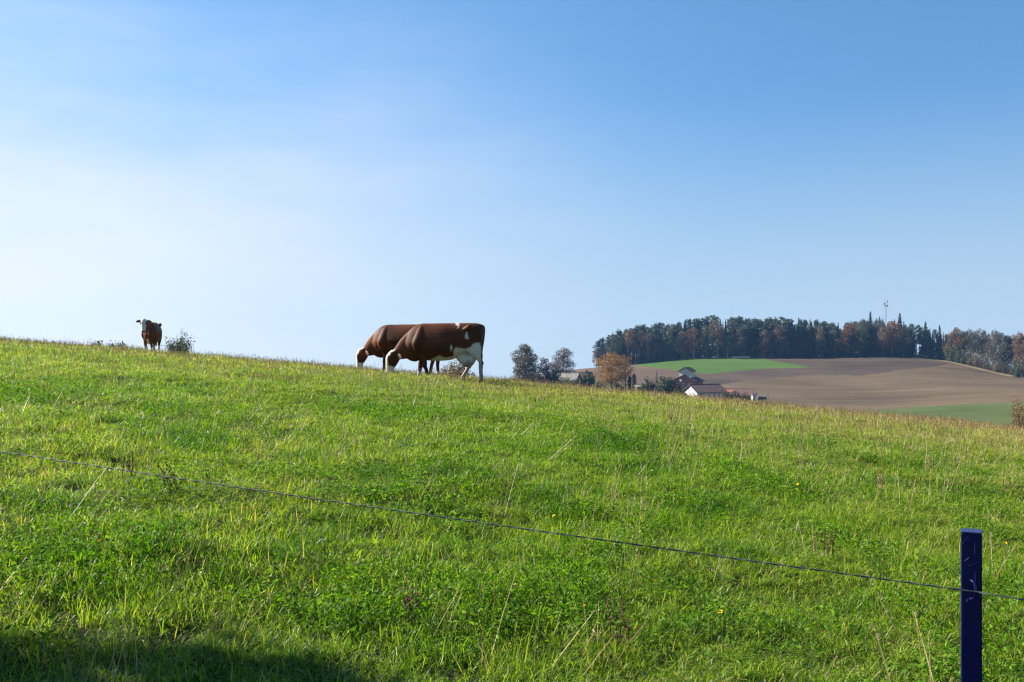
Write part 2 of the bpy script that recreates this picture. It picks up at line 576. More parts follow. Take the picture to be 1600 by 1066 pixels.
# everything round about, a little lower where it runs under the sheets above
xs_ = np.arange(-1200, 1201, 30.0); ys_ = np.arange(-1200, 1231, 30.0)
OX, OY = np.meshgrid(xs_, ys_)
OZ = z_base(OX.ravel(), OY.ravel()).reshape(OX.shape) - 2.0
fo = grid_faces(len(ys_), len(xs_))
cx = OX.ravel()[fo].mean(1); cy = OY.ravel()[fo].mean(1)
keep = ~((np.abs(cx) < 45) & (cy > -20) & (cy < 60)) & ~((cy > 90) & (np.abs(cx / np.maximum(cy, 1)) < 0.95))
o = mesh_obj('land', np.stack([OX, OY, OZ], -1).reshape(-1, 3), fo[keep], M['outer'], smooth=True)
tag(o, 'grassland round about', None, kind='structure')

# ------------------------------------------------------------------ trees
M['bark'] = mat_plain('bark', (0.115, 0.092, 0.070), 0.9, 0.1, 0.35, 3.0, 0.4)
M['bark_pale'] = mat_plain('pale_bark', (0.30, 0.25, 0.20), 0.9, 0.1, 0.25, 3.0, 0.3)
M['pine'] = mat_leaf('pine_needles', [(0.020, 0.034, 0.020), (0.048, 0.070, 0.040), (0.095, 0.115, 0.062)], 0.15)
M['spruce'] = mat_leaf('spruce_needles', [(0.014, 0.026, 0.018), (0.030, 0.048, 0.030), (0.062, 0.080, 0.046)], 0.12)
M['rust'] = mat_leaf('rust_leaves', [(0.085, 0.042, 0.020), (0.17, 0.078, 0.030), (0.24, 0.12, 0.045)])
M['tan'] = mat_leaf('tan_leaves', [(0.085, 0.062, 0.038), (0.145, 0.10, 0.058), (0.19, 0.14, 0.075)])
M['olive'] = mat_leaf('olive_leaves', [(0.050, 0.058, 0.024), (0.090, 0.092, 0.034), (0.16, 0.14, 0.045)])
M['orange'] = mat_leaf('orange_leaves', [(0.12, 0.058, 0.016), (0.24, 0.120, 0.024), (0.36, 0.195, 0.035)], 0.4)
M['purple'] = mat_leaf('reddish_leaves', [(0.060, 0.038, 0.034), (0.105, 0.064, 0.052), (0.15, 0.094, 0.068)])
M['linden'] = mat_leaf('linden_leaves', [(0.038, 0.040, 0.022), (0.075, 0.066, 0.034), (0.135, 0.105, 0.050)])
M['shrub'] = mat_leaf('shrub_leaves', [(0.022, 0.034, 0.016), (0.040, 0.056, 0.024), (0.070, 0.085, 0.035)])
M['thuja'] = mat_leaf('thuja_leaves', [(0.012, 0.026, 0.018), (0.020, 0.038, 0.024), (0.032, 0.052, 0.030)], 0.1)
M['fresh'] = mat_leaf('fresh_leaves', [(0.045, 0.085, 0.035), (0.075, 0.12, 0.05), (0.11, 0.16, 0.07)])


def cards(P, size, nrm=None, droop=0.0, g=None, tint=None, aspect=1.0):
    """one small bent leaf clump (a folded quad) at each point"""
    g = g or rng
    n = len(P)
    size = np.broadcast_to(size, n)
    if nrm is None:
        nrm = g.normal(size=(n, 3))
    nrm = nrm / np.linalg.norm(nrm, axis=1, keepdims=True)
    a = np.cross(nrm, g.normal(size=(n, 3))); a /= np.linalg.norm(a, axis=1, keepdims=True)
    b = np.cross(nrm, a)
    s = (size * 0.5)[:, None]
    fold = nrm * s * g.uniform(-0.5, 0.5, (n, 1))
    v = np.stack([P - a * s * aspect, P - b * s * 0.6 + fold, P + a * s * aspect * g.uniform(0.7, 1.2, (n, 1)), P + b * s * 0.6 + fold], 1).reshape(-1, 3)
    f = (np.arange(n)[:, None] * 4 + np.array([[0, 1, 2, 3]]))
    if tint is None:
        tint = g.uniform(0, 1, n)
    t = np.repeat(np.stack([tint, g.uniform(0, 1, n), g.uniform(0, 1, n), np.ones(n)], 1), 4, 0)
    return v, f, t


def tree_from(name, trunk, crown, bark, leaf, link=True):
    """an empty with a trunk and a crown"""
    e = bpy.data.objects.new(name, None); e.empty_display_size = 0.5
    if link: C.objects.link(e)
    t = mesh_obj('trunk', trunk.v, trunk.f, bark, e, True)
    v, f, tt = crown
    c = mesh_obj('crown', v, f, leaf, e, attrs={'tint': tt})
    return e


def broadleaf(seed, H=12.0, W=9.0, base=0.28, n=1700, leaf=0.55, blobs=22, top=0.8, gap=0.9, trunk_r=None):
    """tapered trunk, limbs to each leaf mass, leaves on the outside of the masses"""
    g = np.random.default_rng(seed)
    mb = MB()
    r0 = trunk_r or H * 0.022
    lean = g.normal(0, 0.02 * H, 2)
    axis = [Vector((lean[0] * t * t, lean[1] * t * t, H * t)) for t in (0, 0.12, 0.3, 0.5, 0.7, 0.88)]
    mb.tube(axis, [r0 * 1.35, r0, r0 * 0.85, r0 * 0.6, r0 * 0.36, r0 * 0.12], 7)
    cent = []; rad = []
    zc0 = base * H
    for i in range(blobs):
        t = (i + 0.5) / blobs
        z = zc0 + (H - zc0) * (0.10 + 0.84 * t)
        env = W * 0.5 * (math.sin(math.pi * min(1, (t * 0.74 + 0.20))) ** 0.6) * (1 if t < top else 0.85)
        rr = env * math.sqrt(g.uniform(0.15, 1.0)) * 0.78
        th = i * 2.399 + g.uniform(-0.5, 0.5)
        c = Vector((lean[0] * t + rr * math.cos(th), lean[1] * t + rr * math.sin(th), z + g.normal(0, 0.02 * H)))
        cent.append(c); rad.append(W * g.uniform(0.13, 0.20) * (1.0 if t < 0.8 else 0.75))
        zs = max(base * H * 0.8, z - rr * g.uniform(0.7, 1.1) - 0.06 * H)
        s = Vector((lean[0] * (zs / H) ** 2, lean[1] * (zs / H) ** 2, zs))
        mid = s.lerp(c, 0.5) + Vector((0, 0, -0.03 * H))
        mb.tube([s, mid, c], [r0 * 0.34, r0 * 0.22, r0 * 0.07], 4, False)
        for q in range(3):
            d = Vector(g.normal(size=3)).normalized() * rad[-1] * 0.9
            mb.tube([mid.lerp(c, 0.5), c + d], [r0 * 0.12, r0 * 0.03], 3, False)
    cent = np.array(cent); rad = np.array(rad)
    k = g.choice(blobs, n, p=rad**2 / (rad**2).sum())
    d = g.normal(size=(n, 3)); d /= np.linalg.norm(d, axis=1, keepdims=True)
    rr = rad[k] * g.uniform(0.35, 1.12, n) ** 0.6
    P = cent[k] + d * rr[:, None] * np.array([1.1, 1.1, 0.8])
    bt = g.uniform(0, 1, blobs)
    tint = np.clip(0.55 * bt[k] + 0.45 * g.uniform(0, 1, n), 0, 1)
    return mb, cards(P, leaf * g.uniform(0.6, 1.25, n), d + g.normal(0, 0.7, (n, 3)), g=g, tint=tint)


def spruce(seed, H=22.0, W=6.0, base=0.12, n=1700, full=1.0):
    g = np.random.default_rng(seed)
    mb = MB()
    r0 = H * 0.012
    mb.tube([(0, 0, 0), (0, 0, H * 0.3), (0, 0, H * 0.7), (0, 0, H * 0.99)], [r0 * 1.3, r0, r0 * 0.55, 0.03], 6)
    P = []; Nn = []; T = []; S = []
    nw = int(H * 1.5)
    per = max(3, n // nw)
    for w in range(nw):
        t = (w + 0.5) / nw
        z = H * (base + (1 - base) * t)
        rad = W * 0.5 * ((1 - t) ** 0.9 * 0.97 + 0.02) * g.uniform(0.6, 1.2)
        nb = int(5 + 4 * (1 - t))
        th0 = g.uniform(0, 6.28)
        for b in range(nb):
            th = th0 + b * 6.283 / nb + g.uniform(-0.25, 0.25)
            ln = rad * g.uniform(0.65, 1.12)
            c, s = math.cos(th), math.sin(th)
            if b % 2 == 0:
                mb.tube([(0, 0, z), (c * ln * 0.9, s * ln * 0.9, z - ln * 0.22)], [0.05, 0.015], 3, False)
            m = max(2, int(per / nb * (0.5 + 1.0 * (1 - t))))
            q = g.uniform(0.1, 1.05, m) ** 0.7
            side = g.normal(0, 0.16, m) * ln * q
            P.append(np.stack([c * ln * q - s * side, s * ln * q + c * side, z - ln * 0.30 * q + g.normal(0, 0.15, m)], 1))
            Nn.append(np.stack([c * 0.5 + g.normal(0, 0.4, m), s * 0.5 + g.normal(0, 0.4, m), 0.7 + g.normal(0, 0.3, m)], 1))
            T.append(np.clip(0.25 + 0.5 * q + g.normal(0, 0.2, m), 0, 1))
            S.append(np.full(m, (0.32 + 0.85 * (1 - t)) * H / 22))
    P = np.concatenate(P); Nn = np.concatenate(Nn); T = np.concatenate(T); S = np.concatenate(S)
    return mb, cards(P, S * g.uniform(0.8, 1.5, len(P)), Nn, g=g, tint=T, aspect=1.2)


def pine(seed, H=22.0, W=6.0, base=0.5, n=1300):
    """bare reddish pole below, flat irregular plates of needles above"""
    g = np.random.default_rng(seed)
    mb = MB()
    r0 = H * 0.011
    lx_, ly_ = g.normal(0, 0.35, 2)
    mb.tube([(0, 0, 0), (lx_ * 0.3, ly_ * 0.3, H * 0.35), (lx_, ly_, H * 0.7), (lx_ * 1.2, ly_ * 1.2, H * 0.97)], [r0 * 1.3, r0, r0 * 0.7, r0 * 0.2], 6)
    nb = 20
    P = []; T = []; Nn = []
    for i in range(nb):
        t = (i + 0.5) / nb
        z = H * (base + (0.98 - base) * t)
        env = W * 0.5 * (math.sin(math.pi * (0.22 + 0.72 * t)) ** 0.8)
        th = i * 2.399 + g.uniform(-0.6, 0.6)
        rr = env * g.uniform(0.25, 0.85)
        c = np.array([lx_ + rr * math.cos(th), ly_ + rr * math.sin(th), z + g.uniform(0, 0.3)])
        mb.tube([(lx_, ly_, z - rr * 0.45), tuple(c)], [0.09, 0.03], 3, False)
        m = n // nb
        rad = W * g.uniform(0.14, 0.24)
        d = g.normal(size=(m, 3)); d /= np.linalg.norm(d, axis=1, keepdims=True)
        P.append(c + d * rad * (g.uniform(0.2, 1.1, (m, 1)) ** 0.6) * np.array([1.1, 1.1, 0.62]))
        Nn.append(d * 0.6 + g.normal(0, 0.6, (m, 3)) + np.array([0, 0, 0.5]))
        T.append(np.clip(g.uniform(0.1, 0.7) + g.normal(0, 0.2, m), 0, 1))
    P = np.concatenate(P); Nn = np.concatenate(Nn); T = np.concatenate(T)
    return mb, cards(P, 0.62 * g.uniform(0.7, 1.4, len(P)), Nn, g=g, tint=T, aspect=1.15)


def bush(seed, H=2.0, W=2.4, n=700, leaf=0.2, stems=9, open_=0.0):
    g = np.random.default_rng(seed)
    mb = MB()
    P = []
    for i in range(stems):
        th = i * 2.399 + g.uniform(-0.4, 0.4)
        rr = W * 0.5 * math.sqrt((i + 0.5) / stems)
        top = Vector((rr * math.cos(th), rr * math.sin(th), H * g.uniform(0.62, 1.0) * (1 - 0.3 * (rr / (W * 0.5)) ** 2)))
        root = Vector((rr * 0.2 * math.cos(th), rr * 0.2 * math.sin(th), -0.1))
        mid = root.lerp(top, 0.5) + Vector(g.normal(0, 0.05 * H, 3))
        mb.tube([root, mid, top], [0.012 * H, 0.009 * H, 0.003 * H], 4, False)
        m = n // stems
        t = g.uniform(0.15 + open_, 1.05, m)
        base = np.array([root.lerp(top, float(k)) for k in t])
        P.append(base + g.normal(0, W * 0.085, (m, 3)) * (0.5 + t[:, None] * 0.7))
        for q in range(4):
            tt = g.uniform(0.35, 0.9); a = root.lerp(top, tt)
            e = a + Vector(g.normal(0, 1, 3)).normalized() * W * 0.17 + Vector((0, 0, 0.08 * H))
            mb.tube([a, e], [0.005 * H, 0.002 * H], 3, False)
    P = np.concatenate(P); P[:, 2] = np.abs(P[:, 2])
    return mb, cards(P, leaf * g.uniform(0.6, 1.3, len(P)), g=g)


def column_tree(seed, H=5.0, W=1.4, n=1200, leaf=0.25):
    g = np.random.default_rng(seed)
    mb = MB(); mb.tube([(0, 0, 0), (0, 0, H * 0.5), (0, 0, H * 0.95)], [0.12, 0.08, 0.02], 6)
    t = g.uniform(0.02, 1, n); th = g.uniform(0, 6.28, n)
    env = W * 0.5 * np.minimum(1, (1.02 - t) * 4.0) ** 0.6 * np.minimum(1, 0.55 + t * 3)
    rr = env * (1 + 0.10 * np.sin(th * 3 + t * 20)) * g.uniform(0.8, 1.05, n)
    P = np.stack([rr * np.cos(th), rr * np.sin(th), t * H], 1)
    Nn = np.stack([np.cos(th), np.sin(th), np.full(n, 0.4)], 1) + g.normal(0, 0.4, (n, 3))
    return mb, cards(P, leaf * g.uniform(0.7, 1.3, n), Nn, g=g)


def one(builder, name, mat, bark, label, cat, loc, rz=0.0, group=None, **kw):
    mb, cr = builder(**kw)
    e = tree_from(name, mb, cr, M[bark], M[mat])
    e.location = loc; e.rotation_euler = (0, 0, rz)
    return tag(e, label, cat, group)


# prototype meshes of the wood: height 1 tree = 22 m, scaled per tree
PROTO = {}


def proto(key, builder, name, mat, bark='bark', **kw):
    mb, cr = builder(**kw)
    tm = bpy.data.meshes.new(name + '_trunk'); tm.from_pydata(mb.v, [], mb.f)
    tm.polygons.foreach_set('use_smooth', [True] * len(tm.polygons)); tm.materials.append(M[bark])
    v, f, t = cr
    cm = bpy.data.meshes.new(name + '_crown'); cm.from_pydata(v.tolist(), [], f.tolist())
    a = cm.attributes.new('tint', 'FLOAT_COLOR', 'POINT'); a.data.foreach_set('color', t.astype(np.float32).ravel())
    cm.materials.append(M[mat])
    PROTO[key] = (name, tm, cm, kw.get('H', 22.0), kw.get('W', 6.0))


def plant(key, loc, H, W=None, mat=None, bark=None, label='', cat='tree', group=None, rz=None, name=None):
    nm, tm, cm, h0, w0 = PROTO[key]
    e = empty(name or nm, loc, random.uniform(0, 6.28) if rz is None else rz)
    s = H / h0
    sw = (W / w0) if W else s * random.uniform(0.85, 1.15)
    e.scale = (sw, sw, s)
    for n_, m_, ov in (('trunk', tm, bark), ('crown', cm, mat)):
        c = bpy.data.objects.new(n_, m_); C.objects.link(c); c.parent = e
        if ov:
            c.material_slots[0].link = 'OBJECT'; c.material_slots[0].material = M[ov]
    return tag(e, label, cat, group)


for i in range(4): proto('spruce%d' % i, spruce, 'spruce_tree', 'spruce', seed=100 + i, H=22.0, W=6.2 + 0.5 * i, base=0.06 + 0.04 * i, n=1900)
for i in range(5): proto('pine%d' % i, pine, 'pine_tree', 'pine', seed=200 + i, H=22.0, W=6.0 + 0.4 * i, base=0.36 + 0.06 * i, n=1300)
for i in range(4): proto('broad%d' % i, broadleaf, 'broadleaf_tree', 'tan', seed=300 + i, H=18.0, W=11.0, base=0.12 + 0.05 * i, n=2600, leaf=0.62, blobs=26)
for i in range(3): proto('bush%d' % i, bush, 'bush', 'shrub', seed=400 + i, H=3.0, W=4.0, n=600, leaf=0.42, stems=10)

# ---- the wood on the far hill
tx = [925, 935, 950, 965, 985, 1005, 1025, 1045, 1060, 1080, 1100, 1115, 1140, 1152, 1170, 1200, 1225, 1240, 1270, 1300, 1330, 1345, 1372, 1390, 1410, 1425, 1450, 1470, 1490, 1520, 1560, 1600, 1640]
ty = [540, 533, 521, 516, 513, 508, 505, 504, 500, 499, 497, 492, 497, 492, 499, 496, 494, 493, 500, 505, 504, 503, 494, 499, 497, 506, 507, 511, 513, 513, 514, 519, 522]
bx = [925, 960, 1000, 1050, 1080, 1100, 1150, 1200, 1280, 1350, 1400, 1450, 1480, 1500, 1550, 1600, 1650]
gt = 'conifers of the wood on the far hill'
gb = 'autumn broadleaf trees of the far wood'
r2 = random.Random(5)


def wood_tree(px, top, d, key, label, group, mat=None, bark=None, W=None, name=None):
    g_ = ground_at(px, d)
    z_top = at(px, top, d).z
    H = max(6.0, z_top - g_.z + 0.3)
    g_.z -= 0.3
    return plant(key, g_, H, W, mat, bark, label, 'tree', group, name=name)


def zone(px):
    for lim, txt in ((985, 'at its far left end'), (1035, 'left of the green field'), (1085, 'over the green field\'s left tip'), (1140, 'above the top of the green field'),
                     (1195, 'behind the long log pile'), (1250, 'over the green field\'s right tip'), (1310, 'above the dark ploughed band'), (1352, 'left of the spruces by the mast'),
                     (1412, 'below the mast'), (1485, 'thin part right of the mast'), (1530, 'just right of the gap'), (1575, 'along the right field edge')):
        if px < lim: return txt
    return 'at the right picture edge'


RANK = ('front', 'second', 'third', 'rearmost')
HUE = {'purple': 'grey-red', 'linden': 'dull brown', 'olive': 'olive-yellow', 'tan': 'tan', 'rust': 'rust-brown', 'shrub': 'dark green'}
# named single trees first (pixel of trunk, top, depth, prototype, leaf colour, bark, width, label)
singles = [
    (932, 545, 618, 'broad2', 'purple', 'bark', 6.5, 'small bare reddish tree alone on the skyline, left of the wood'),
    (1084, 510, 620, 'broad1', 'rust', 'bark_pale', 13.0, 'orange-brown tree with pale trunk at the left top of the green field'),
    (1121, 499, 622, 'broad3', 'tan', 'bark_pale', 14.0, 'tall tan-leaved tree with pale trunk behind the green field'),
    (1137, 528, 618, 'broad2', 'olive', 'bark_pale', 8.0, 'low olive-brown tree with a thin pale trunk at the top of the green field'),
    (984, 513, 622, 'broad0', 'rust', 'bark', 12.0, 'orange-brown tree near the left end of the wood'),
    (1000, 517, 620, 'broad3', 'purple', 'bark', 13.0, 'grey-brown tree at the left end of the wood, beside the orange-brown one'),
    (1205, 506, 634, 'broad1', 'olive', 'bark', 7.0, 'yellowish tree top among the conifers in the middle of the wood'),
    (1267, 508, 630, 'broad0', 'purple', 'bark', 13.0, 'pinkish-brown tree among the conifers in the middle of the wood'),
    (1292, 520, 626, 'broad2', 'linden', 'bark', 8.0, 'dull brown tree right of the pinkish-brown one in the wood'),
    (1330, 503, 622, 'broad1', 'rust', 'bark', 13.0, 'golden brown tree left of the tall spruce near the mast'),
    (1349, 497, 626, 'broad0', 'olive', 'bark', 12.0, 'olive-yellow tree just left of the tall spruce near the mast'),
    (1360, 487, 630, 'spruce0', None, None, 12.0, 'tall pointed spruce just left of the mast'),
    (1394, 500, 620, 'broad1', 'rust', 'bark', 15.0, 'broad rust-coloured tree under the mast'),
    (1406, 489, 630, 'spruce1', None, None, 13.0, 'tall pointed spruce just right of the mast'),
    (1446, 502, 620, 'spruce2', None, None, 11.0, 'pointed spruce in the thin right part of the wood'),
    (1468, 508, 612, 'spruce0', None, None, 9.0, 'slim spruce at the edge of the pale brown field'),
    (1494, 510, 606, 'broad1', 'rust', 'bark', 10.0, 'tan-orange tree just right of the gap in the wood'),
    (1594, 517, 560, 'broad0', 'rust', 'bark', 10.0, 'orange tree at the right edge of the picture'),
]
for px, top, d, key, mt, bk, W, lb in singles:
    wood_tree(px, top, d, key, lb, None, mt, bk, W)

for row, (d0, step, drop, p0, p1) in enumerate([(622, 8.5, 3, 938, 1345), (632, 8.0, 0, 932, 1425), (644, 8.5, -1, 940, 1430), (660, 9, 3, 960, 1425)]):
    px = p0 + r2.uniform(0, 4)
    while px < p1:
        skip = row == 0 and (1070 < px < 1100 or 1112 < px < 1145)
        if not skip:
            top = np.interp(px, tx, ty) + drop + r2.choice([0, 1, 3, 6, 10, 14]) * r2.uniform(0.4, 1.0)
            if row == 0: top += r2.uniform(0, 6)
            d = d0 + r2.uniform(-4, 4)
            if r2.random() < (0.88, 0.8, 0.6, 0.3)[row] and not (1355 < px):
                k = 'pine%d' % r2.randrange(5)
                wood_tree(px, top, d, k, 'dark pine, %s rank of the far wood, %s' % (RANK[row], zone(px)), 'pines of the wood on the far hill', W=r2.uniform(5.5, 9.0), bark='bark_pale' if r2.random() < 0.25 else None)
            else:
                k = 'spruce%d' % r2.randrange(4)
                wood_tree(px, top, d, k, 'dark spruce, %s rank of the far wood, %s' % (RANK[row], zone(px)), gt, W=r2.uniform(6.0, 8.5))
        px += step * r2.uniform(0.75, 1.3)
# a few autumn trees between the conifers
for px, top, d, mt in [(962, 521, 616, 'linden'), (1046, 512, 617, 'olive'), (1066, 516, 616, 'tan'), (1103, 507, 617, 'olive'), (1158, 509, 617, 'linden'), (1195, 514, 617, 'purple'), (1218, 508, 618, 'tan'), (1282, 512, 618, 'tan'), (1320, 512, 618, 'rust'), (1343, 510, 617, 'olive'), (1380, 510, 616, 'tan'), (1412, 512, 616, 'linden'), (1012, 520, 617, 'purple'), (1030, 524, 618, 'linden'), (1180, 508, 626, 'linden'), (1235, 510, 626, 'olive'), (1250, 518, 622, 'linden'), (1310, 512, 622, 'tan'), (1375, 498, 624, 'linden')]:
    wood_tree(px, top, d, 'broad%d' % r2.randrange(4), '%s broadleaf tree among the far conifers, %s' % (HUE[mt], zone(px)), gb, mt, None, r2.uniform(8, 12))
# thin conifers right of the mast where sky shows between the stems
for px, top in [(1420, 512), (1428, 512), (1436, 514), (1450, 516), (1457, 518), (1465, 517), (1470, 522), (1478, 521), (1486, 522), (1417, 508), (1424, 506), (1432, 508), (1439, 511), (1453, 512), (1460, 515), (1474, 519), (1481, 524)]:
    d = 618 + r2.uniform(-4, 10) - max(0, px - 1440) * 0.15
    ck = 'pine' if r2.random() < 0.5 else 'spruce'
    wood_tree(px, top, d, '%s%d' % (ck, r2.randrange(4)), 'thin %s in the gappy right part of the wood, %s' % (ck, 'nearest the mast' if px < 1435 else 'left of its slim spruce' if px < 1465 else 'by the pale field\'s edge'), 'thin conifers right of the mast', W=r2.uniform(4, 6))
# mixed trees down the right-hand edge
right_mats = ['tan', 'linden', 'olive', 'purple', 'linden', 'tan', 'shrub']
px = 1487
i = 0
while px < 1640:
    d = np.interp(px, [1480, 1520, 1600, 1640], [606, 590, 556, 545]) + r2.uniform(-3, 14)
    top = np.interp(px, tx, ty) + r2.uniform(-1, 10)
    wood_tree(px, top, d, 'broad%d' % r2.randrange(4), 'half-bare %s tree by the pale brown field, %s' % (HUE[right_mats[i % 7]], zone(px)), 'half-bare trees along the right field edge',
              right_mats[i % 7], None, r2.uniform(8.0, 12.5))
    px += r2.uniform(7, 11); i += 1
# undergrowth, and the young growth that closes the wood behind the stems
px = 975
while px < 1425:
    g_ = ground_at(px, 652 + r2.uniform(-4, 4)); g_.z -= 0.2
    plant('bush%d' % r2.randrange(3), g_, r2.uniform(8, 13), r2.uniform(7, 11), None, None, 'tall dark young growth behind the far stems, ' + zone(px), 'bush', 'young growth inside the far wood')
    px += r2.uniform(8, 12)
px = 968
while px < 1480:
    if not (1085 < px < 1190 and r2.random() < 0.6):
        d = 618 + r2.uniform(-1, 10)
        g_ = ground_at(px, d); g_.z -= 0.2
        plant('bush%d' % r2.randrange(3), g_, r2.uniform(2.5, 5.5), r2.uniform(4, 7), None, None, 'low dark bush at the foot of the wood, ' + zone(px), 'bush', 'undergrowth of the far wood')
    px += r2.uniform(7, 13)
px = 1478
while px < 1625:
    d = np.interp(px, [1480, 1520, 1600, 1640], [604, 588, 553, 542]) + r2.uniform(-2, 3)
    g_ = ground_at(px, d); g_.z -= 0.2
    bm_ = r2.choice(['shrub', 'linden', 'olive', 'tan'])
    plant('bush%d' % r2.randrange(3), g_, r2.uniform(4, 11), r2.uniform(5, 8), bm_, None,
          '%s bush under the trees by the brown field, %s' % (HUE[bm_], zone(px)), 'bush', 'undergrowth along the right field edge')
    px += r2.uniform(5, 9)
for px, H, W, mt, lb in [(1104, 3.0, 3.2, 'olive', 'round yellow-green bush at the top of the green field'),
                         (1187, 3.2, 3.6, 'olive', 'round yellowish bush at the foot of the wood, right of the green field'),
                         (1590, 9.0, 7.0, 'shrub', 'big grey-green bush at the right end of the field edge')]:
    d = 614 if px < 1500 else 548
    g_ = ground_at(px, d); g_.z -= 0.2
    plant('bush0', g_, H, W, mt, None, lb, 'bush')

# ---- trees and bushes about the farm
def farm_tree(builder, name, px, top, d, mat, label, cat='tree', bark='bark', Wpx=30, **kw):
    g_ = ground_at(px, d)
    H = at(px, top, d).z - g_.z + 0.3
    g_.z -= 0.3
    return one(builder, name, mat, bark, label, cat, g_, random.uniform(0, 6), H=H, W=Wpx * d / F, **kw)


farm_tree(broadleaf, 'linden_tree', 820, 539, 335, 'linden', 'big rounded dark tree standing alone left of the barn roof', Wpx=54, seed=51, base=0.16, n=9120, leaf=0.45, blobs=34)
farm_tree(broadleaf, 'cherry_tree', 852, 559, 338, 'purple', 'small dark reddish tree between the two big trees', Wpx=30, seed=52, base=0.15, n=3705, leaf=0.36, blobs=20)
farm_tree(broadleaf, 'oak_tree', 880, 543, 345, 'purple', 'thinning grey-brown tree rising behind the barn roof', Wpx=44, seed=54, base=0.14, n=6555, leaf=0.36, blobs=30)
farm_tree(bush, 'bush', 866, 568, 335, 'olive', 'pale yellow-green bush behind the left end of the barn roof', 'bush', Wpx=24, seed=55, n=1820, leaf=0.62)
farm_tree(bush, 'bush', 838, 578, 332, 'tan', 'brownish bush at the foot of the big rounded tree', 'bush', Wpx=30, seed=56, n=1820, leaf=0.62)
farm_tree(broadleaf, 'maple_tree', 955, 552, 362, 'orange', 'large orange autumn tree beside the farm', Wpx=52, seed=57, base=0.10, n=5700, leaf=0.45, blobs=32)
farm_tree(broadleaf, 'maple_tree', 977, 554, 365, 'orange', 'smaller sparse orange-brown tree touching the large orange one', Wpx=32, seed=58, base=0.12, n=2470, leaf=0.40, blobs=22)
farm_tree(column_tree, 'thuja_tree', 991, 584, 358, 'thuja', 'taller dark column-shaped thuja right of the orange trees', Wpx=6.2, seed=60, n=1300, leaf=0.3)
farm_tree(column_tree, 'thuja_tree', 984, 588, 360, 'thuja', 'shorter dark column-shaped thuja right of the orange trees', Wpx=5.5, seed=61, n=1100, leaf=0.3)
farm_tree(spruce, 'spruce_tree', 1026, 578, 352, 'spruce', 'small pointed spruce left of the farmhouse', Wpx=15, seed=62, base=0.05, n=900)
farm_tree(bush, 'bush', 1013, 594, 346, 'shrub', 'dark round bush left of the farmhouse, below the small spruce', 'bush', Wpx=24, seed=63, n=2340, leaf=0.56)
farm_tree(bush, 'bush', 1042, 588, 350, 'shrub', 'tall dark bush against the left side of the farmhouse', 'bush', Wpx=30, seed=64, n=3120, leaf=0.62)
farm_tree(bush, 'bush', 1060, 597, 347, 'linden', 'brown-green bush in front of the farmhouse wall', 'bush', Wpx=12, seed=65, n=1300, leaf=0.50)
farm_tree(bush, 'bush', 920, 579, 340, 'fresh', 'grey-green leafy bush right of the barn', 'bush', Wpx=20, seed=66, n=2600, leaf=0.56)
farm_tree(bush, 'bush', 900, 590, 325, 'shrub', 'dark bush under the right gable of the barn', 'bush', Wpx=16, seed=67, n=1560, leaf=0.50)
farm_tree(bush, 'bush', 886, 590, 325, 'olive', 'yellow-green bush in front of the barn roof', 'bush', Wpx=18, seed=68, n=1820, leaf=0.50)
farm_tree(spruce, 'spruce_tree', 873, 583, 322, 'spruce', 'slim dark little conifer in front of the barn roof', Wpx=8, seed=69, base=0.05, n=500)
farm_tree(bush, 'bush', 938, 594, 335, 'linden', 'brown bush at the foot of the large orange tree', 'bush', Wpx=22, seed=70, n=1820, leaf=0.50)
farm_tree(bush, 'bush', 967, 597, 340, 'olive', 'olive bush at the foot of the orange trees', 'bush', Wpx=20, seed=71, n=1820, leaf=0.50)
farm_tree(bush, 'bush', 1066, 604, 345, 'shrub', 'dark bush tucked against the left end of the white barn', 'bush', Wpx=14, seed=75, n=1100, leaf=0.45)
for px, Wp, tp, sd in [(1134, 18, 609, 72), (1149, 18, 610.5, 73), (1164, 20, 612, 74)]:
    farm_tree(bush, 'bush', px, tp, 345, 'linden', ['leftmost of three brown bushes, at the right end of the white barn', 'middle one of three brown bushes right of the white barn', 'rightmost of three brown bushes right of the white barn'][sd - 72], 'bush', Wpx=Wp, seed=sd, n=1300, leaf=0.50)

# ---- bushes just beyond the crest of the pasture
def crest_bush(name, px, top, d, Wpx, mat, label, seed, n, leaf, stems=9, open_=0.1):
    g_ = ground_at(px, d)
    H = at(px, top, d).z - g_.z
    g_.z -= 0.05
    return one(bush, name, mat, 'bark', label, 'bush', g_, seed * 1.3, seed=seed, H=H, W=Wpx * d / F, n=n, leaf=leaf, stems=stems, open_=open_)


crest_bush('bush', 279, 516, 48, 40, 'shrub', 'small round leafy bush right of the distant cow', 81, 3400, 0.085, 18, 0.15)
crest_bush('bush', 152, 529, 46, 26, 'shrub', 'left half of the low ragged bush on the skyline left of the distant cow', 82, 1300, 0.085, 10)
crest_bush('bush', 182, 528, 46, 28, 'shrub', 'right half of the low ragged bush on the skyline left of the distant cow', 83, 1300, 0.085, 10)
crest_bush('bush', 311, 546, 46, 16, 'tan', 'tiny brown bush on the skyline right of the round bush', 84, 120, 0.09, 6)
crest_bush('bush', 712, 556, 62, 44, 'tan', 'brownish bush seen between the legs of the front cow', 85, 6500, 0.11, 22, 0.0)
crest_bush('bush', 693, 566, 64, 18, 'shrub', 'greyish bush seen behind the front legs of the front cow', 86, 3000, 0.10, 14, 0.0)
crest_bush('bush', 736, 580, 64, 22, 'shrub', 'low dark bush seen behind the hind legs of the front cow', 87, 2500, 0.10, 14, 0.0)
crest_bush('bush', 1594, 614, 40, 36, 'rust', 'rust-leaved shrub behind the pasture crest at the right edge', 88, 700, 0.075, 10)

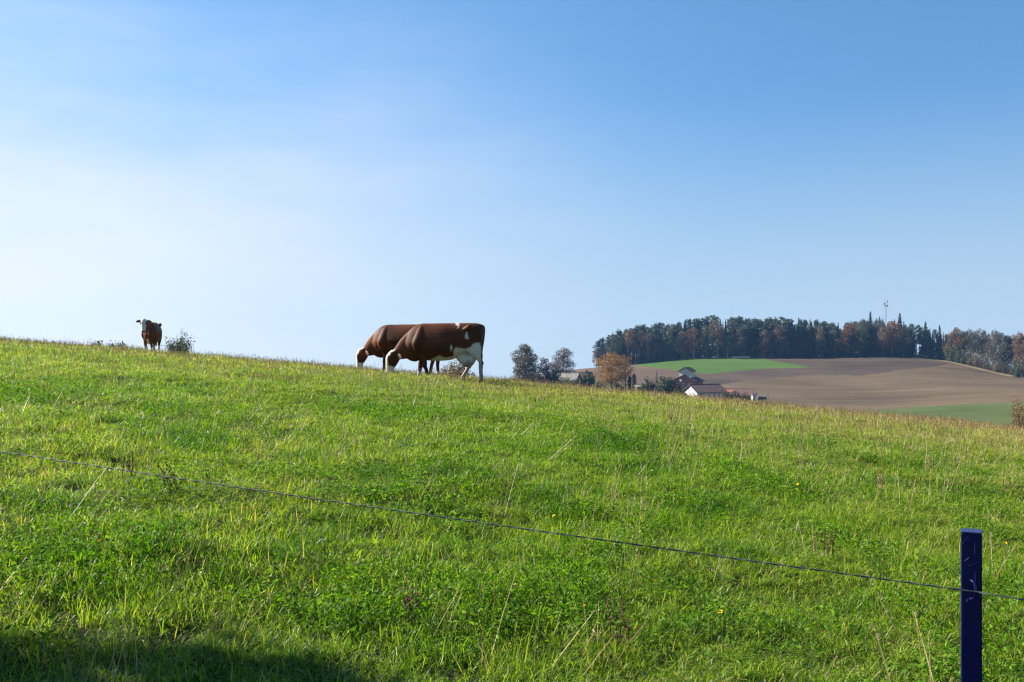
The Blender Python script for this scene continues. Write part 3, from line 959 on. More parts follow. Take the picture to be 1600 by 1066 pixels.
# ---- the tree outside the picture whose shade falls on the near left corner
_t = 9.9
_sx, _sy = 0.55 - math.sin(R(SUN_AZ)) * _t, 1.0 + math.cos(R(SUN_AZ)) * _t
one(broadleaf, 'shade_tree', 'linden', 'bark', 'leafy tree left of the camera that shades the near grass', 'tree',
    (_sx, _sy, zg(_sx, _sy) - 0.1), seed=95, H=8.0, W=5.2, base=0.3, n=4300, leaf=0.42, blobs=30)

# ------------------------------------------------------------------ farm buildings
def mat_tiles(name, c1, c2, period=0.35):
    """tile courses: horizontal relief and patchy weathering"""
    m, t, b = new_mat(name)
    tc = N(t, 'ShaderNodeTexCoord')
    br = N(t, 'ShaderNodeTexBrick')
    br.inputs['Scale'].default_value = 1.0 / period
    br.inputs['Mortar Size'].default_value = 0.06
    br.inputs['Color1'].default_value = (*c1, 1); br.inputs['Color2'].default_value = (*c2, 1)
    br.inputs['Mortar'].default_value = (c1[0] * 0.5, c1[1] * 0.5, c1[2] * 0.5, 1)
    L(t, tc.outputs['Object'], br.inputs['Vector'])
    no = N(t, 'ShaderNodeTexNoise'); no.inputs['Scale'].default_value = 0.9; no.inputs['Detail'].default_value = 6
    L(t, tc.outputs['Object'], no.inputs['Vector'])
    mr = N(t, 'ShaderNodeMapRange'); mr.inputs['To Min'].default_value = 0.6; mr.inputs['To Max'].default_value = 1.4
    L(t, no.outputs['Fac'], mr.inputs['Value'])
    mx = N(t, 'ShaderNodeMix', data_type='RGBA', blend_type='MULTIPLY'); mx.inputs[0].default_value = 1
    L(t, br.outputs['Color'], mx.inputs[6]); L(t, mr.outputs[0], mx.inputs[7])
    L(t, mx.outputs[2], b.inputs['Base Color'])
    b.inputs['Roughness'].default_value = 0.85
    return m


M['render_white'] = mat_plain('white_render', (0.72, 0.71, 0.68), 0.9, 0.2, 0.10, 1.2)
M['render_cream'] = mat_plain('cream_render', (0.60, 0.55, 0.46), 0.9, 0.2, 0.10, 1.2)
M['brick'] = mat_plain('brick_wall', (0.26, 0.13, 0.10), 0.9, 0.2, 0.25, 2.5)
M['timber'] = mat_plain('dark_timber', (0.075, 0.05, 0.038), 0.8, 0.2, 0.3, 2.0)
M['tile_red'] = mat_tiles('red_tiles', (0.155, 0.078, 0.058), (0.20, 0.105, 0.080))
M['tile_brown'] = mat_tiles('brown_tiles', (0.075, 0.045, 0.038), (0.10, 0.062, 0.05))
M['tile_grey'] = mat_tiles('grey_tiles', (0.27, 0.23, 0.20), (0.33, 0.29, 0.25))
M['tile_orange'] = mat_tiles('orange_tiles', (0.50, 0.17, 0.08), (0.60, 0.25, 0.13))
M['glass'] = mat_plain('window_glass', (0.03, 0.04, 0.05), 0.12, 0.6, 0.1, 3.0)
M['metal_grey'] = mat_plain('grey_metal', (0.35, 0.36, 0.38), 0.5, 0.5, 0.1, 3.0, metallic=0.3)
M['metal_dark'] = mat_plain('dark_metal', (0.06, 0.065, 0.07), 0.6, 0.4, 0.2, 3.0)
M['tyre'] = mat_plain('tyre_rubber', (0.02, 0.02, 0.02), 0.85, 0.2, 0.2, 3.0)
M['white_paint'] = mat_plain('white_paint', (0.8, 0.8, 0.8), 0.4, 0.4, 0.05, 3.0)
M['log'] = mat_plain('cut_wood', (0.42, 0.34, 0.25), 0.9, 0.1, 0.25, 2.0)


def house(name, loc, rz, Lx, Wy, H, rise, wall, roof, label, over=0.4, windows=(), doors=(), chimneys=(), base=-1.5, cat='house', rise_skew=0.0):
    """gabled building, ridge along its own X; windows = (side, pos, z, w, h), side in 'front','left','right'"""
    e = empty(name, loc, rz)
    tag(e, label, cat)
    x0, x1, y0, y1 = -Lx / 2, Lx / 2, -Wy / 2, Wy / 2
    w = MB()
    w.add([(x0, y0, base), (x1, y0, base), (x1, y1, base), (x0, y1, base), (x0, y0, H), (x1, y0, H), (x1, y1, H), (x0, y1, H), (x0, 0, H + rise), (x1, 0, H + rise)],
          [(0, 1, 5, 4), (2, 3, 7, 6), (1, 2, 6, 9, 5), (3, 0, 4, 8, 7), (4, 5, 9, 8), (6, 7, 8, 9)])
    w.obj('wall', M[wall], e)
    r = MB()
    sl = rise / (Wy / 2)
    th = 0.16
    for s in (-1, 1):
        ye = s * (Wy / 2 + over); ze = H - over * sl
        xa, xb = x0 - over, x1 + over
        v = [(xa, ye, ze + 0.03), (xb, ye, ze + 0.03), (xb, 0, H + rise + 0.03), (xa, 0, H + rise + 0.03)]
        v += [(a, b, c + th) for a, b, c in v]
        f = [(0, 1, 2, 3), (7, 6, 5, 4), (0, 4, 5, 1), (1, 5, 6, 2), (2, 6, 7, 3), (3, 7, 4, 0)]
        r.add(v, f)
    ro = r.obj('roof', M[roof], e)
    ridge = MB(); ridge.tube([(x0 - over, 0, H + rise + 0.2), (x1 + over, 0, H + rise + 0.2)], 0.12, 6)
    ridge.obj('ridge', M[roof], ro)
    g = MB()
    for s in (-1, 1):
        g.tube([(x0 - over, s * (Wy / 2 + over + 0.06), H - over * sl), (x1 + over, s * (Wy / 2 + over + 0.06), H - over * sl)], 0.07, 5)
    g.obj('gutter', M['metal_dark'], ro)
    for cxp, ch in chimneys:
        c = MB(); c.box(cxp - 0.35, cxp + 0.35, -0.3, 0.3, H + rise - 0.6, H + rise + ch); c.box(cxp - 0.42, cxp + 0.42, -0.37, 0.37, H + rise + ch, H + rise + ch + 0.12)
        c.obj('chimney', M['brick'], ro)
    for side, p, z, ww, hh in windows:
        fr = MB(); gl = MB(); si = MB()
        def put(mb, a0, a1, z0, z1, dep0, dep1):
            if side == 'front': mb.box(a0, a1, y0 - dep1, y0 - dep0, z0, z1)
            elif side == 'left': mb.box(x0 - dep1, x0 - dep0, a0, a1, z0, z1)
            else: mb.box(x1 + dep0, x1 + dep1, a0, a1, z0, z1)
        b = 0.09
        put(fr, p - ww / 2, p - ww / 2 + b, z, z + hh, -0.05, 0.05); put(fr, p + ww / 2 - b, p + ww / 2, z, z + hh, -0.05, 0.05)
        put(fr, p - ww / 2 + b, p + ww / 2 - b, z, z + b, -0.05, 0.05); put(fr, p - ww / 2 + b, p + ww / 2 - b, z + hh - b, z + hh, -0.05, 0.05)
        put(fr, p - 0.03, p + 0.03, z + b, z + hh - b, -0.05, 0.04)
        put(gl, p - ww / 2 + b, p + ww / 2 - b, z + b, z + hh - b, -0.04, 0.015)
        put(si, p - ww / 2 - 0.08, p + ww / 2 + 0.08, z - 0.08, z, 0.0, 0.14)
        wi = fr.obj('window', M['white_paint'], e)
        gl.obj('pane', M['glass'], wi); si.obj('sill', M['metal_grey'], wi)
    for side, p, ww, hh in doors:
        d = MB(); y_ = y0
        if side == 'front': d.box(p - ww / 2, p + ww / 2, y0 - 0.07, y0 + 0.02, base, hh)
        elif side == 'left': d.box(x0 - 0.07, x0 + 0.02, p - ww / 2, p + ww / 2, base, hh)
        d.obj('door', M['timber'], e)
    return e


def gpt(px, d): return ground_at(px, d)


# farmhouse with the narrow raised gable
g_ = gpt(1075, 366)
z_ = lambda py, d: at(0, py, d).z
H_ = z_(594.5, 366) - g_.z
fh = house('farmhouse', g_, R(62), 9.5, 8.4, H_, z_(586, 366) - z_(594.5, 366), 'brick', 'tile_brown',
           'brick farmhouse with brown roof and a narrow cream gable rising above it', over=0.7,
           windows=[('left', -2.4, H_ - 2.2, 1.0, 1.2), ('left', 0.1, H_ - 2.2, 1.0, 1.2), ('left', 2.4, H_ - 2.2, 1.0, 1.2),
                    ('left', -2.4, H_ - 4.6, 1.0, 1.2), ('left', 1.6, H_ - 4.6, 1.0, 1.2), ('front', 0.5, H_ - 2.2, 1.0, 1.2)],
           chimneys=[(2.5, 0.7)])
zt = z_(579.5, 366) - g_.z
tw = MB(); wv = 2.15; zr = z_(574.3, 366) - g_.z
tw.add([(-3.6, -wv, H_ - 0.5), (1.5, -wv, H_ - 0.5), (1.5, wv, H_ - 0.5), (-3.6, wv, H_ - 0.5), (-3.6, -wv, zt), (1.5, -wv, zt), (1.5, wv, zt), (-3.6, wv, zt), (-3.6, 0, zr), (1.5, 0, zr)],
       [(0, 1, 5, 4), (2, 3, 7, 6), (1, 2, 6, 9, 5), (3, 0, 4, 8, 7), (4, 5, 9, 8), (6, 7, 8, 9)])
two = tw.obj('upper_gable', M['render_cream'], fh)
tr_ = MB(); sl = (zr - zt) / wv
for s in (-1, 1):
    v = [(-4.1, s * (wv + 0.5), zt - 0.5 * sl + 0.03), (2.0, s * (wv + 0.5), zt - 0.5 * sl + 0.03), (2.0, 0, zr + 0.03), (-4.1, 0, zr + 0.03)]
    v += [(a, b, c + 0.2) for a, b, c in v]
    tr_.add(v, [(0, 1, 2, 3), (7, 6, 5, 4), (0, 4, 5, 1), (1, 5, 6, 2), (2, 6, 7, 3), (3, 7, 4, 0)])
tr_.obj('roof', M['tile_brown'], two)
dv = MB()
rings = []
for k in range(5):
    t = k / 4.0; rr = 0.46 * math.sin(t * 1.25); rings.append((rr, 0.16 * (1 - math.cos(t * 1.25)) * 2))
vs = [(-5.6 + 0.15, 1.0, H_ + 0.3)]; fs = []
for rr, dp in rings[1:]:
    for k in range(12):
        vs.append((-5.6 + 0.15 - dp, 1.0 + rr * math.cos(k * math.pi / 6), H_ + 0.3 + rr * math.sin(k * math.pi / 6)))
for k in range(12): fs.append((0, 1 + k, 1 + (k + 1) % 12))
for r_ in range(3):
    for k in range(12): fs.append((1 + r_ * 12 + k, 13 + r_ * 12 + k, 13 + r_ * 12 + (k + 1) % 12, 1 + r_ * 12 + (k + 1) % 12))
dv.add(vs, fs); dv.tube([(-5.45, 1.0, H_ + 0.3), (-5.1, 1.0, H_ - 0.1)], 0.04, 5)
dv.obj('satellite_dish', M['white_paint'], fh)

# long white barn
g_ = gpt(1101, 354)
H_ = z_(611.5, 354) - g_.z
house('barn', g_, R(24), 12.0, 8.2, H_, 2.3, 'render_white', 'tile_red', 'long low white barn with red-brown roof in front of the farmhouse', over=0.6, cat='barn',
      windows=[('front', x, H_ - 2.0, 0.9, 1.2) for x in (-1.0, 1.1, 3.2, 5.0)], doors=[('front', -3.8, 1.8, H_ - 0.7)])
g_ = gpt(1156, 366)
H_ = z_(615, 366) - g_.z
sh = house('shed', g_, R(-16), 11.0, 6.0, H_ - 0.5, 2.0, 'render_cream', 'tile_red', 'red-roofed farm shed right of the white barn with an orange tile patch', over=0.5, cat='shed',
           windows=[('front', x, H_ - 1.6, 0.8, 0.8) for x in (-4, -1.5, 1, 3.5)])
op = MB(); sl = 2.0 / 3.0; H_ -= 0.5
for k in range(3):
    xa = -4.6 + k * 0.8
    ya, yb = -1.6, -0.5
    za, zb = H_ + 2.0 + ya * sl + 0.24, H_ + 2.0 + yb * sl + 0.24
    op.add([(xa, ya, za), (xa + 0.65, ya, za), (xa + 0.65, yb, zb), (xa, yb, zb)], [(0, 1, 2, 3)])
op.obj('new_tile_patch', M['tile_orange'], sh)
g_ = gpt(1177, 352)
house('hut', g_, R(25), 1.1, 1.0, z_(619, 352) - g_.z, 0.4, 'render_cream', 'metal_grey', 'tiny white hut right of the red-roofed shed', over=0.15, cat='hut', doors=[('front', 0, 0.7, 1.3)])
# big barn on the left
g_ = gpt(882, 340)
H_ = z_(599.5, 340) - g_.z
house('barn', g_, R(-24), 9.6, 8.0, H_, z_(583.5, 340) - z_(599.5, 340), 'timber', 'tile_grey', 'old barn with pale grey roof and dark gable below the grey-brown tree', over=0.6, cat='barn',
      doors=[('front', 1.0, 2.6, H_ - 0.5)], windows=[('right', 0.0, H_ - 0.6, 0.9, 0.9)])
g_ = gpt(909, 358)
H_ = z_(593, 358) - g_.z
house('outbuilding', g_, R(-10), 7.0, 6.0, H_, z_(583, 358) - z_(593, 358), 'brick', 'tile_brown', 'small building with dark reddish roof right of the grey-roofed barn', over=0.4, cat='building',
      chimneys=[(1.8, 0.9)], windows=[('front', -1.6, H_ - 1.8, 0.9, 1.1), ('front', 1.6, H_ - 1.8, 0.9, 1.1)])
g_ = gpt(1001, 352)
house('garage', g_, R(10), 3.6, 4.0, z_(604.5, 352) - g_.z, 0.5, 'timber', 'tile_grey', 'low garage with flat pale roof right of the dark thujas', over=0.25, cat='garage', doors=[('front', 0, 2.2, 1.6)])

# trailer beside the farm
g_ = gpt(1191, 350)
e = empty('farm_trailer', (g_.x, g_.y, z_(626, 350)), R(8)); tag(e, 'dark farm trailer parked at the right end of the farm', 'trailer')
mb = MB(); mb.box(-1.9, 1.2, -0.9, 0.9, 0.75, 0.9); mb.box(-1.9, 1.2, -0.9, -0.84, 0.9, 1.35); mb.box(-1.9, 1.2, 0.84, 0.9, 0.9, 1.35); mb.box(-1.9, -1.84, -0.84, 0.84, 0.9, 1.35)
mb.obj('box_body', M['metal_dark'], e)
mb = MB(); mb.box(1.2, 1.3, -0.9, 0.9, 0.75, 2.0); mb.box(1.3, 1.9, -0.9, 0.9, 1.9, 2.0); mb.box(1.84, 1.9, -0.9, -0.82, 0.7, 1.9); mb.box(1.84, 1.9, 0.82, 0.9, 0.7, 1.9)
mb.obj('frame', M['metal_dark'], e)
mb = MB(); mb.tube([(-1.9, 0, 0.7), (-3.0, 0, 0.5)], 0.06, 6); mb.obj('drawbar', M['metal_dark'], e)
for x in (-0.9, 0.6):
    for y in (-0.95, 0.95):
        mb = MB(); mb.tube([(x, y - 0.13, 0.42), (x, y + 0.13, 0.42)], 0.42, 14)
        wo = mb.obj('wheel', M['tyre'], e)
        mb = MB(); mb.tube([(x, y - 0.145, 0.42), (x, y + 0.145, 0.42)], 0.2, 10); mb.obj('rim', M['metal_grey'], wo)

# radio mast behind the wood
d = 690
g_ = gpt(1384, d)
e = empty('radio_mast', g_); tag(e, 'thin radio mast with antennas rising above the wood', 'mast')
zt = z_(478, d) - g_.z
mb = MB()
for k in range(3):
    a0 = k * 2.094
    mb.tube([(1.3 * math.cos(a0), 1.3 * math.sin(a0), 0), (0.42 * math.cos(a0), 0.42 * math.sin(a0), zt)], [0.14, 0.10], 5)
mb.obj('leg_frame', M['metal_grey'], e)
mb = MB(); nst = 16
for i in range(nst):
    za, zb = zt * i / nst, zt * (i + 1) / nst
    for k in range(3):
        a0, a1 = k * 2.094, (k + 1) * 2.094
        ra, rb = 1.3 - 0.88 * i / nst, 1.3 - 0.88 * (i + 1) / nst
        mb.tube([(ra * math.cos(a0), ra * math.sin(a0), za), (rb * math.cos(a1), rb * math.sin(a1), zb)], 0.06, 4)
mb.obj('lattice', M['metal_grey'], e)
mb = MB(); mb.tube([(0, 0, zt - 0.12), (0, 0, zt + 0.12)], 1.1, 10); mb.obj('platform', M['metal_dark'], e)
for x, y, h in ((-0.9, 0.0, 5.4), (0.8, -0.3, 5.6), (0.1, 0.8, 3.2)):
    mb = MB(); mb.tube([(x, y, zt), (x, y, zt + h)], [0.12, 0.05], 5); mb.obj('antenna_rod', M['metal_grey'], e)
for x, y, z0, h in ((-1.1, -0.2, 0.3, 1.9), (1.15, -0.4, -0.9, 1.7), (0.85, -0.5, 2.1, 1.6), (0.2, 1.1, 0.2, 1.8)):
    mb = MB(); mb.box(x - 0.2, x + 0.2, y - 0.12, y + 0.12, zt + z0, zt + z0 + h); mb.obj('antenna_panel', M['metal_dark'], e)

# log piles at the top of the green field
for px, n, ln, lb in [(1116, 9, 3.0, 'short pale log pile at the top of the green field'), (1158, 16, 11.0, 'long pale log pile at the foot of the wood')]:
    g_ = gpt(px, 613)
    e = empty('log_pile', g_, R(4)); tag(e, lb, 'log pile')
    k = 0
    for lay in range(3):
        for q in range(4 - lay):
            mb = MB(); j = r2.uniform(-0.2, 0.2)
            mb.tube([(-ln / 2 + j, (q - (3 - lay) / 2) * 0.42, 0.2 + lay * 0.36), (ln / 2 + j, (q - (3 - lay) / 2) * 0.42, 0.2 + lay * 0.36)], 0.2, 7)
            mb.obj('log', M['log'], e); k += 1

# ------------------------------------------------------------------ fence
M['post'] = mat_plain('navy_plastic', (0.004, 0.003, 0.062), 0.45, 0.3, 0.45, 9.0, 0.25)
M['clip'] = mat_plain('black_plastic', (0.012, 0.012, 0.085), 0.35, 0.5, 0.2, 20.0)
M['scuff'] = mat_plain('scuffed_plastic', (0.012, 0.012, 0.105), 0.5, 0.35, 0.3, 60.0)
M['worn'] = mat_plain('worn_plastic', (0.045, 0.06, 0.17), 0.6, 0.4, 0.35, 60.0)
PD = 3.3
ptop = at(1517.5, 828.5, PD)
e = empty('fence_post', (ptop.x, PD, zg(ptop.x, PD) - 0.05), R(-21)); tag(e, 'dark navy plastic fence post at the lower right', 'fence post')
ph = ptop.z - e.location.z
bm = bmesh.new()
bmesh.ops.create_cube(bm, size=1.0)
for v in bm.verts:
    v.co = Vector((v.co.x * 0.0615, v.co.y * 0.0615, (v.co.z + 0.5) * (ph - 0.006)))
bmesh.ops.bevel(bm, geom=[ed for ed in bm.edges], offset=0.004, segments=2, affect='EDGES')
me = bpy.data.meshes.new('shaft'); bm.to_mesh(me); bm.free(); me.materials.append(M['post'])
so = bpy.data.objects.new('shaft', me); C.objects.link(so); so.parent = e
bm = bmesh.new()
bmesh.ops.create_cube(bm, size=1.0)
for v in bm.verts:
    v.co = Vector((v.co.x * 0.0625 + 0.001, v.co.y * 0.0625, ph - 0.006 + (v.co.z + 0.5) * 0.006))
bmesh.ops.bevel(bm, geom=[ed for ed in bm.edges], offset=0.0015, segments=1, affect='EDGES')
me = bpy.data.meshes.new('top_cap'); bm.to_mesh(me); bm.free(); me.materials.append(M['worn'])
so = bpy.data.objects.new('top_cap', me); C.objects.link(so); so.parent = e
# raised ribs and dents on the side that faces the camera
yf = -0.0615 / 2
for x, z0, z1, w in ((0.0105, ph - 0.19, ph - 0.135, 0.0022), (0.0095, ph - 0.075, ph - 0.035, 0.0022)):
    mb = MB(); mb.tube([(x, yf + 0.0008, z0), (x, yf + 0.0004, (z0 + z1) / 2), (x, yf + 0.0008, z1)], w, 6); mb.obj('rib', M['scuff'], e)
for (xa, za), (xb, zb) in (((-0.027, 0.040), (-0.012, 0.018)), ((-0.012, 0.036), (-0.002, 0.020)), ((-0.022, 0.098), (-0.008, 0.086)), ((-0.010, 0.112), (0.010, 0.104)), ((-0.016, 0.232), (-0.012, 0.222))):
    mb = MB(); mb.tube([(xa, yf + 0.0012, ph - za), (xb, yf + 0.0012, ph - zb)], 0.002, 5); mb.obj('weld_scar', M['scuff'], e)
wz = at(1517, 919.5, PD).z - e.location.z
mb = MB()
mb.tube([(-0.004, yf, wz + 0.035), (0.006, yf - 0.012, wz + 0.03), (0.012, yf - 0.014, wz), (0.006, yf - 0.012, wz - 0.022), (-0.006, yf, wz - 0.028)], 0.004, 6)
mb.obj('wire_clip', M['clip'], e, True)

M['wire'] = mat_plain('dark_cord', (0.060, 0.070, 0.075), 0.6, 0.35, 0.7, 120.0, 0.5, coord='Generated')
wp = []
y_w = PD - 0.050
pts = [(at(0, 705, 4.95), 0), (at(1517, 919.5, PD), 1)]
A = at(1517, 919.5, PD); A.y = y_w
B = at(0, 705.5, 4.95)
dirv = (B - A)
for k in range(61):
    t = k / 60 * 1.9
    p = A + dirv * t
    p.z -= 0.030 * 4 * t * (1.9 - t) / 3.61 - 0.030 * 4 * 0.0
    wp.append(p)
# keep the wire through its two sighted points in spite of the sag
sag1 = 0.030 * 4 * 1.0 * 0.9 / 3.61
for k, p in enumerate(wp): p.z += sag1 * (k / 60 * 1.9)
E2 = at(1600, 937.5, 3.13)
d2 = (E2 - A)
for k in range(1, 13): wp.insert(0, A + d2 * (k / 12 * 16.0))
mb = MB()
# two twisted strands
S1, S2 = [], []
dense = []
for a, b in zip(wp[:-1], wp[1:]):
    nseg = max(1, int((b - a).length / 0.012))
    for q in range(nseg): dense.append(a.lerp(b, q / nseg))
for k, p in enumerate(dense):
    th = k * 0.55
    off = Vector((0.35 * math.cos(th), math.cos(th) * 0.3, math.sin(th))) * 0.0015
    S1.append(p + off); S2.append(p - off)
mb.tube(S1, 0.0017, 5); mb.tube(S2, 0.0017, 5)
o = mb.obj('fence_wire', M['wire'], None, True); tag(o, 'dark twisted fence cord stretched across the foreground', 'fence wire')

# ------------------------------------------------------------------ cows
def ring_loft(secs, n=18, sup=2.3):
    """secs: (centre, direction, half depth, half width, [top narrowing]) -> closed loft"""
    v = []; f = []
    n = max(n, 24)
    if len(secs) > 3:
        ext = []
        m_ = len(secs)
        num = [[*s_[0], *Vector(s_[1]).normalized(), s_[2], s_[3], (s_[4] if len(s_) > 4 else 0.0)] for s_ in secs]
        tail = secs[0][5] if len(secs[0]) > 5 else (0, 1, 0)
        A_ = np.array(num, float)
        for i in range(m_ - 1):
            p0, p1, p2, p3 = A_[max(i - 1, 0)], A_[i], A_[i + 1], A_[min(i + 2, m_ - 1)]
            for q in range(4):
                u = q / 4.0
                r_ = 0.5 * ((2 * p1) + (-p0 + p2) * u + (2 * p0 - 5 * p1 + 4 * p2 - p3) * u * u + (-p0 + 3 * p1 - 3 * p2 + p3) * u ** 3)
                ext.append(((r_[0], r_[1], r_[2]), (r_[3], r_[4], r_[5]), max(r_[6], 0.008), max(r_[7], 0.008), r_[8], tail))
        r_ = A_[-1]
        ext.append(((r_[0], r_[1], r_[2]), (r_[3], r_[4], r_[5]), r_[6], r_[7], r_[8], tail))
        secs = ext
    for s in secs:
        c, t, hd, hw = Vector(s[0]), Vector(s[1]).normalized(), s[2], s[3]
        nar = s[4] if len(s) > 4 else 0.0
        side = Vector(s[5]) if len(s) > 5 else Vector((0, 1, 0))
        up = side.cross(t) * -1.0
        up.normalize(); side = t.cross(up) * -1.0
        for k in range(n):
            th = 2 * math.pi * k / n
            cs, sn = math.cos(th), math.sin(th)
            a = math.copysign(abs(cs) ** (2 / sup), cs); b = math.copysign(abs(sn) ** (2 / sup), sn)
            wv_ = hw * (1 - nar * max(0, b))
            v.append(tuple(c + side * a * wv_ + up * b * hd))
    m = len(secs)
    for i in range(m - 1):
        for k in range(n):
            f.append((i * n + k, i * n + (k + 1) % n, (i + 1) * n + (k + 1) % n, (i + 1) * n + k))
    f.append(tuple(range(n - 1, -1, -1))); f.append(tuple((m - 1) * n + k for k in range(n)))
    return v, f


def limb(mb, pts, n=12):
    """pts: (x,y,z, r_along_x, r_along_y)"""
    v = []; f = []
    for p in pts:
        for k in range(n):
            th = 2 * math.pi * k / n
            v.append((p[0] + p[3] * math.cos(th), p[1] + p[4] * math.sin(th), p[2]))
    m = len(pts)
    for i in range(m - 1):
        for k in range(n):
            f.append((i * n + k, (i + 1) * n + k, (i + 1) * n + (k + 1) % n, i * n + (k + 1) % n))
    f.append(tuple(range(n))); f.append(tuple((m - 1) * n + k for k in range(n - 1, -1, -1)))
    mb.add(v, f)


def dirs(cs):
    out = []
    for i in range(len(cs)):
        a = Vector(cs[max(0, i - 1)]); b = Vector(cs[min(len(cs) - 1, i + 1)])
        out.append((b - a).normalized())
    return out


M['eye'] = mat_plain('cow_eye', (0.012, 0.009, 0.007), 0.1, 0.6, 0.1, 10)


def mat_cow():
    m, t, b = new_mat('cow_hide')
    a = N(t, 'ShaderNodeAttribute', attribute_name='coat')
    tc = N(t, 'ShaderNodeTexCoord')
    no = N(t, 'ShaderNodeTexNoise'); no.inputs['Scale'].default_value = 26; no.inputs['Detail'].default_value = 5
    L(t, tc.outputs['Object'], no.inputs['Vector'])
    mr = N(t, 'ShaderNodeMapRange'); mr.inputs['To Min'].default_value = 0.65; mr.inputs['To Max'].default_value = 1.35
    L(t, no.outputs['Fac'], mr.inputs['Value'])
    mx = N(t, 'ShaderNodeMix', data_type='RGBA', blend_type='MULTIPLY'); mx.inputs[0].default_value = 1
    L(t, a.outputs['Color'], mx.inputs[6]); L(t, mr.outputs[0], mx.inputs[7])
    L(t, mx.outputs[2], b.inputs['Base Color'])
    b.inputs['Roughness'].default_value = 0.62
    b.inputs['Specular IOR Level'].default_value = 0.14
    b.inputs['Sheen Weight'].default_value = 0.06
    b.inputs['Sheen Roughness'].default_value = 0.4
    b.inputs['Sheen Tint'].default_value = (1.0, 0.75, 0.5, 1)
    bp = N(t, 'ShaderNodeBump'); bp.inputs['Strength'].default_value = 0.25; bp.inputs['Distance'].default_value = 0.01
    L(t, no.outputs['Fac'], bp.inputs['Height']); L(t, bp.outputs[0], b.inputs['Normal'])
    return m


M['cow'] = mat_cow()
BROWN = np.array([0.092, 0.027, 0.008]); WHITE = np.array([0.54, 0.50, 0.42]); PINK = np.array([0.42, 0.26, 0.21])


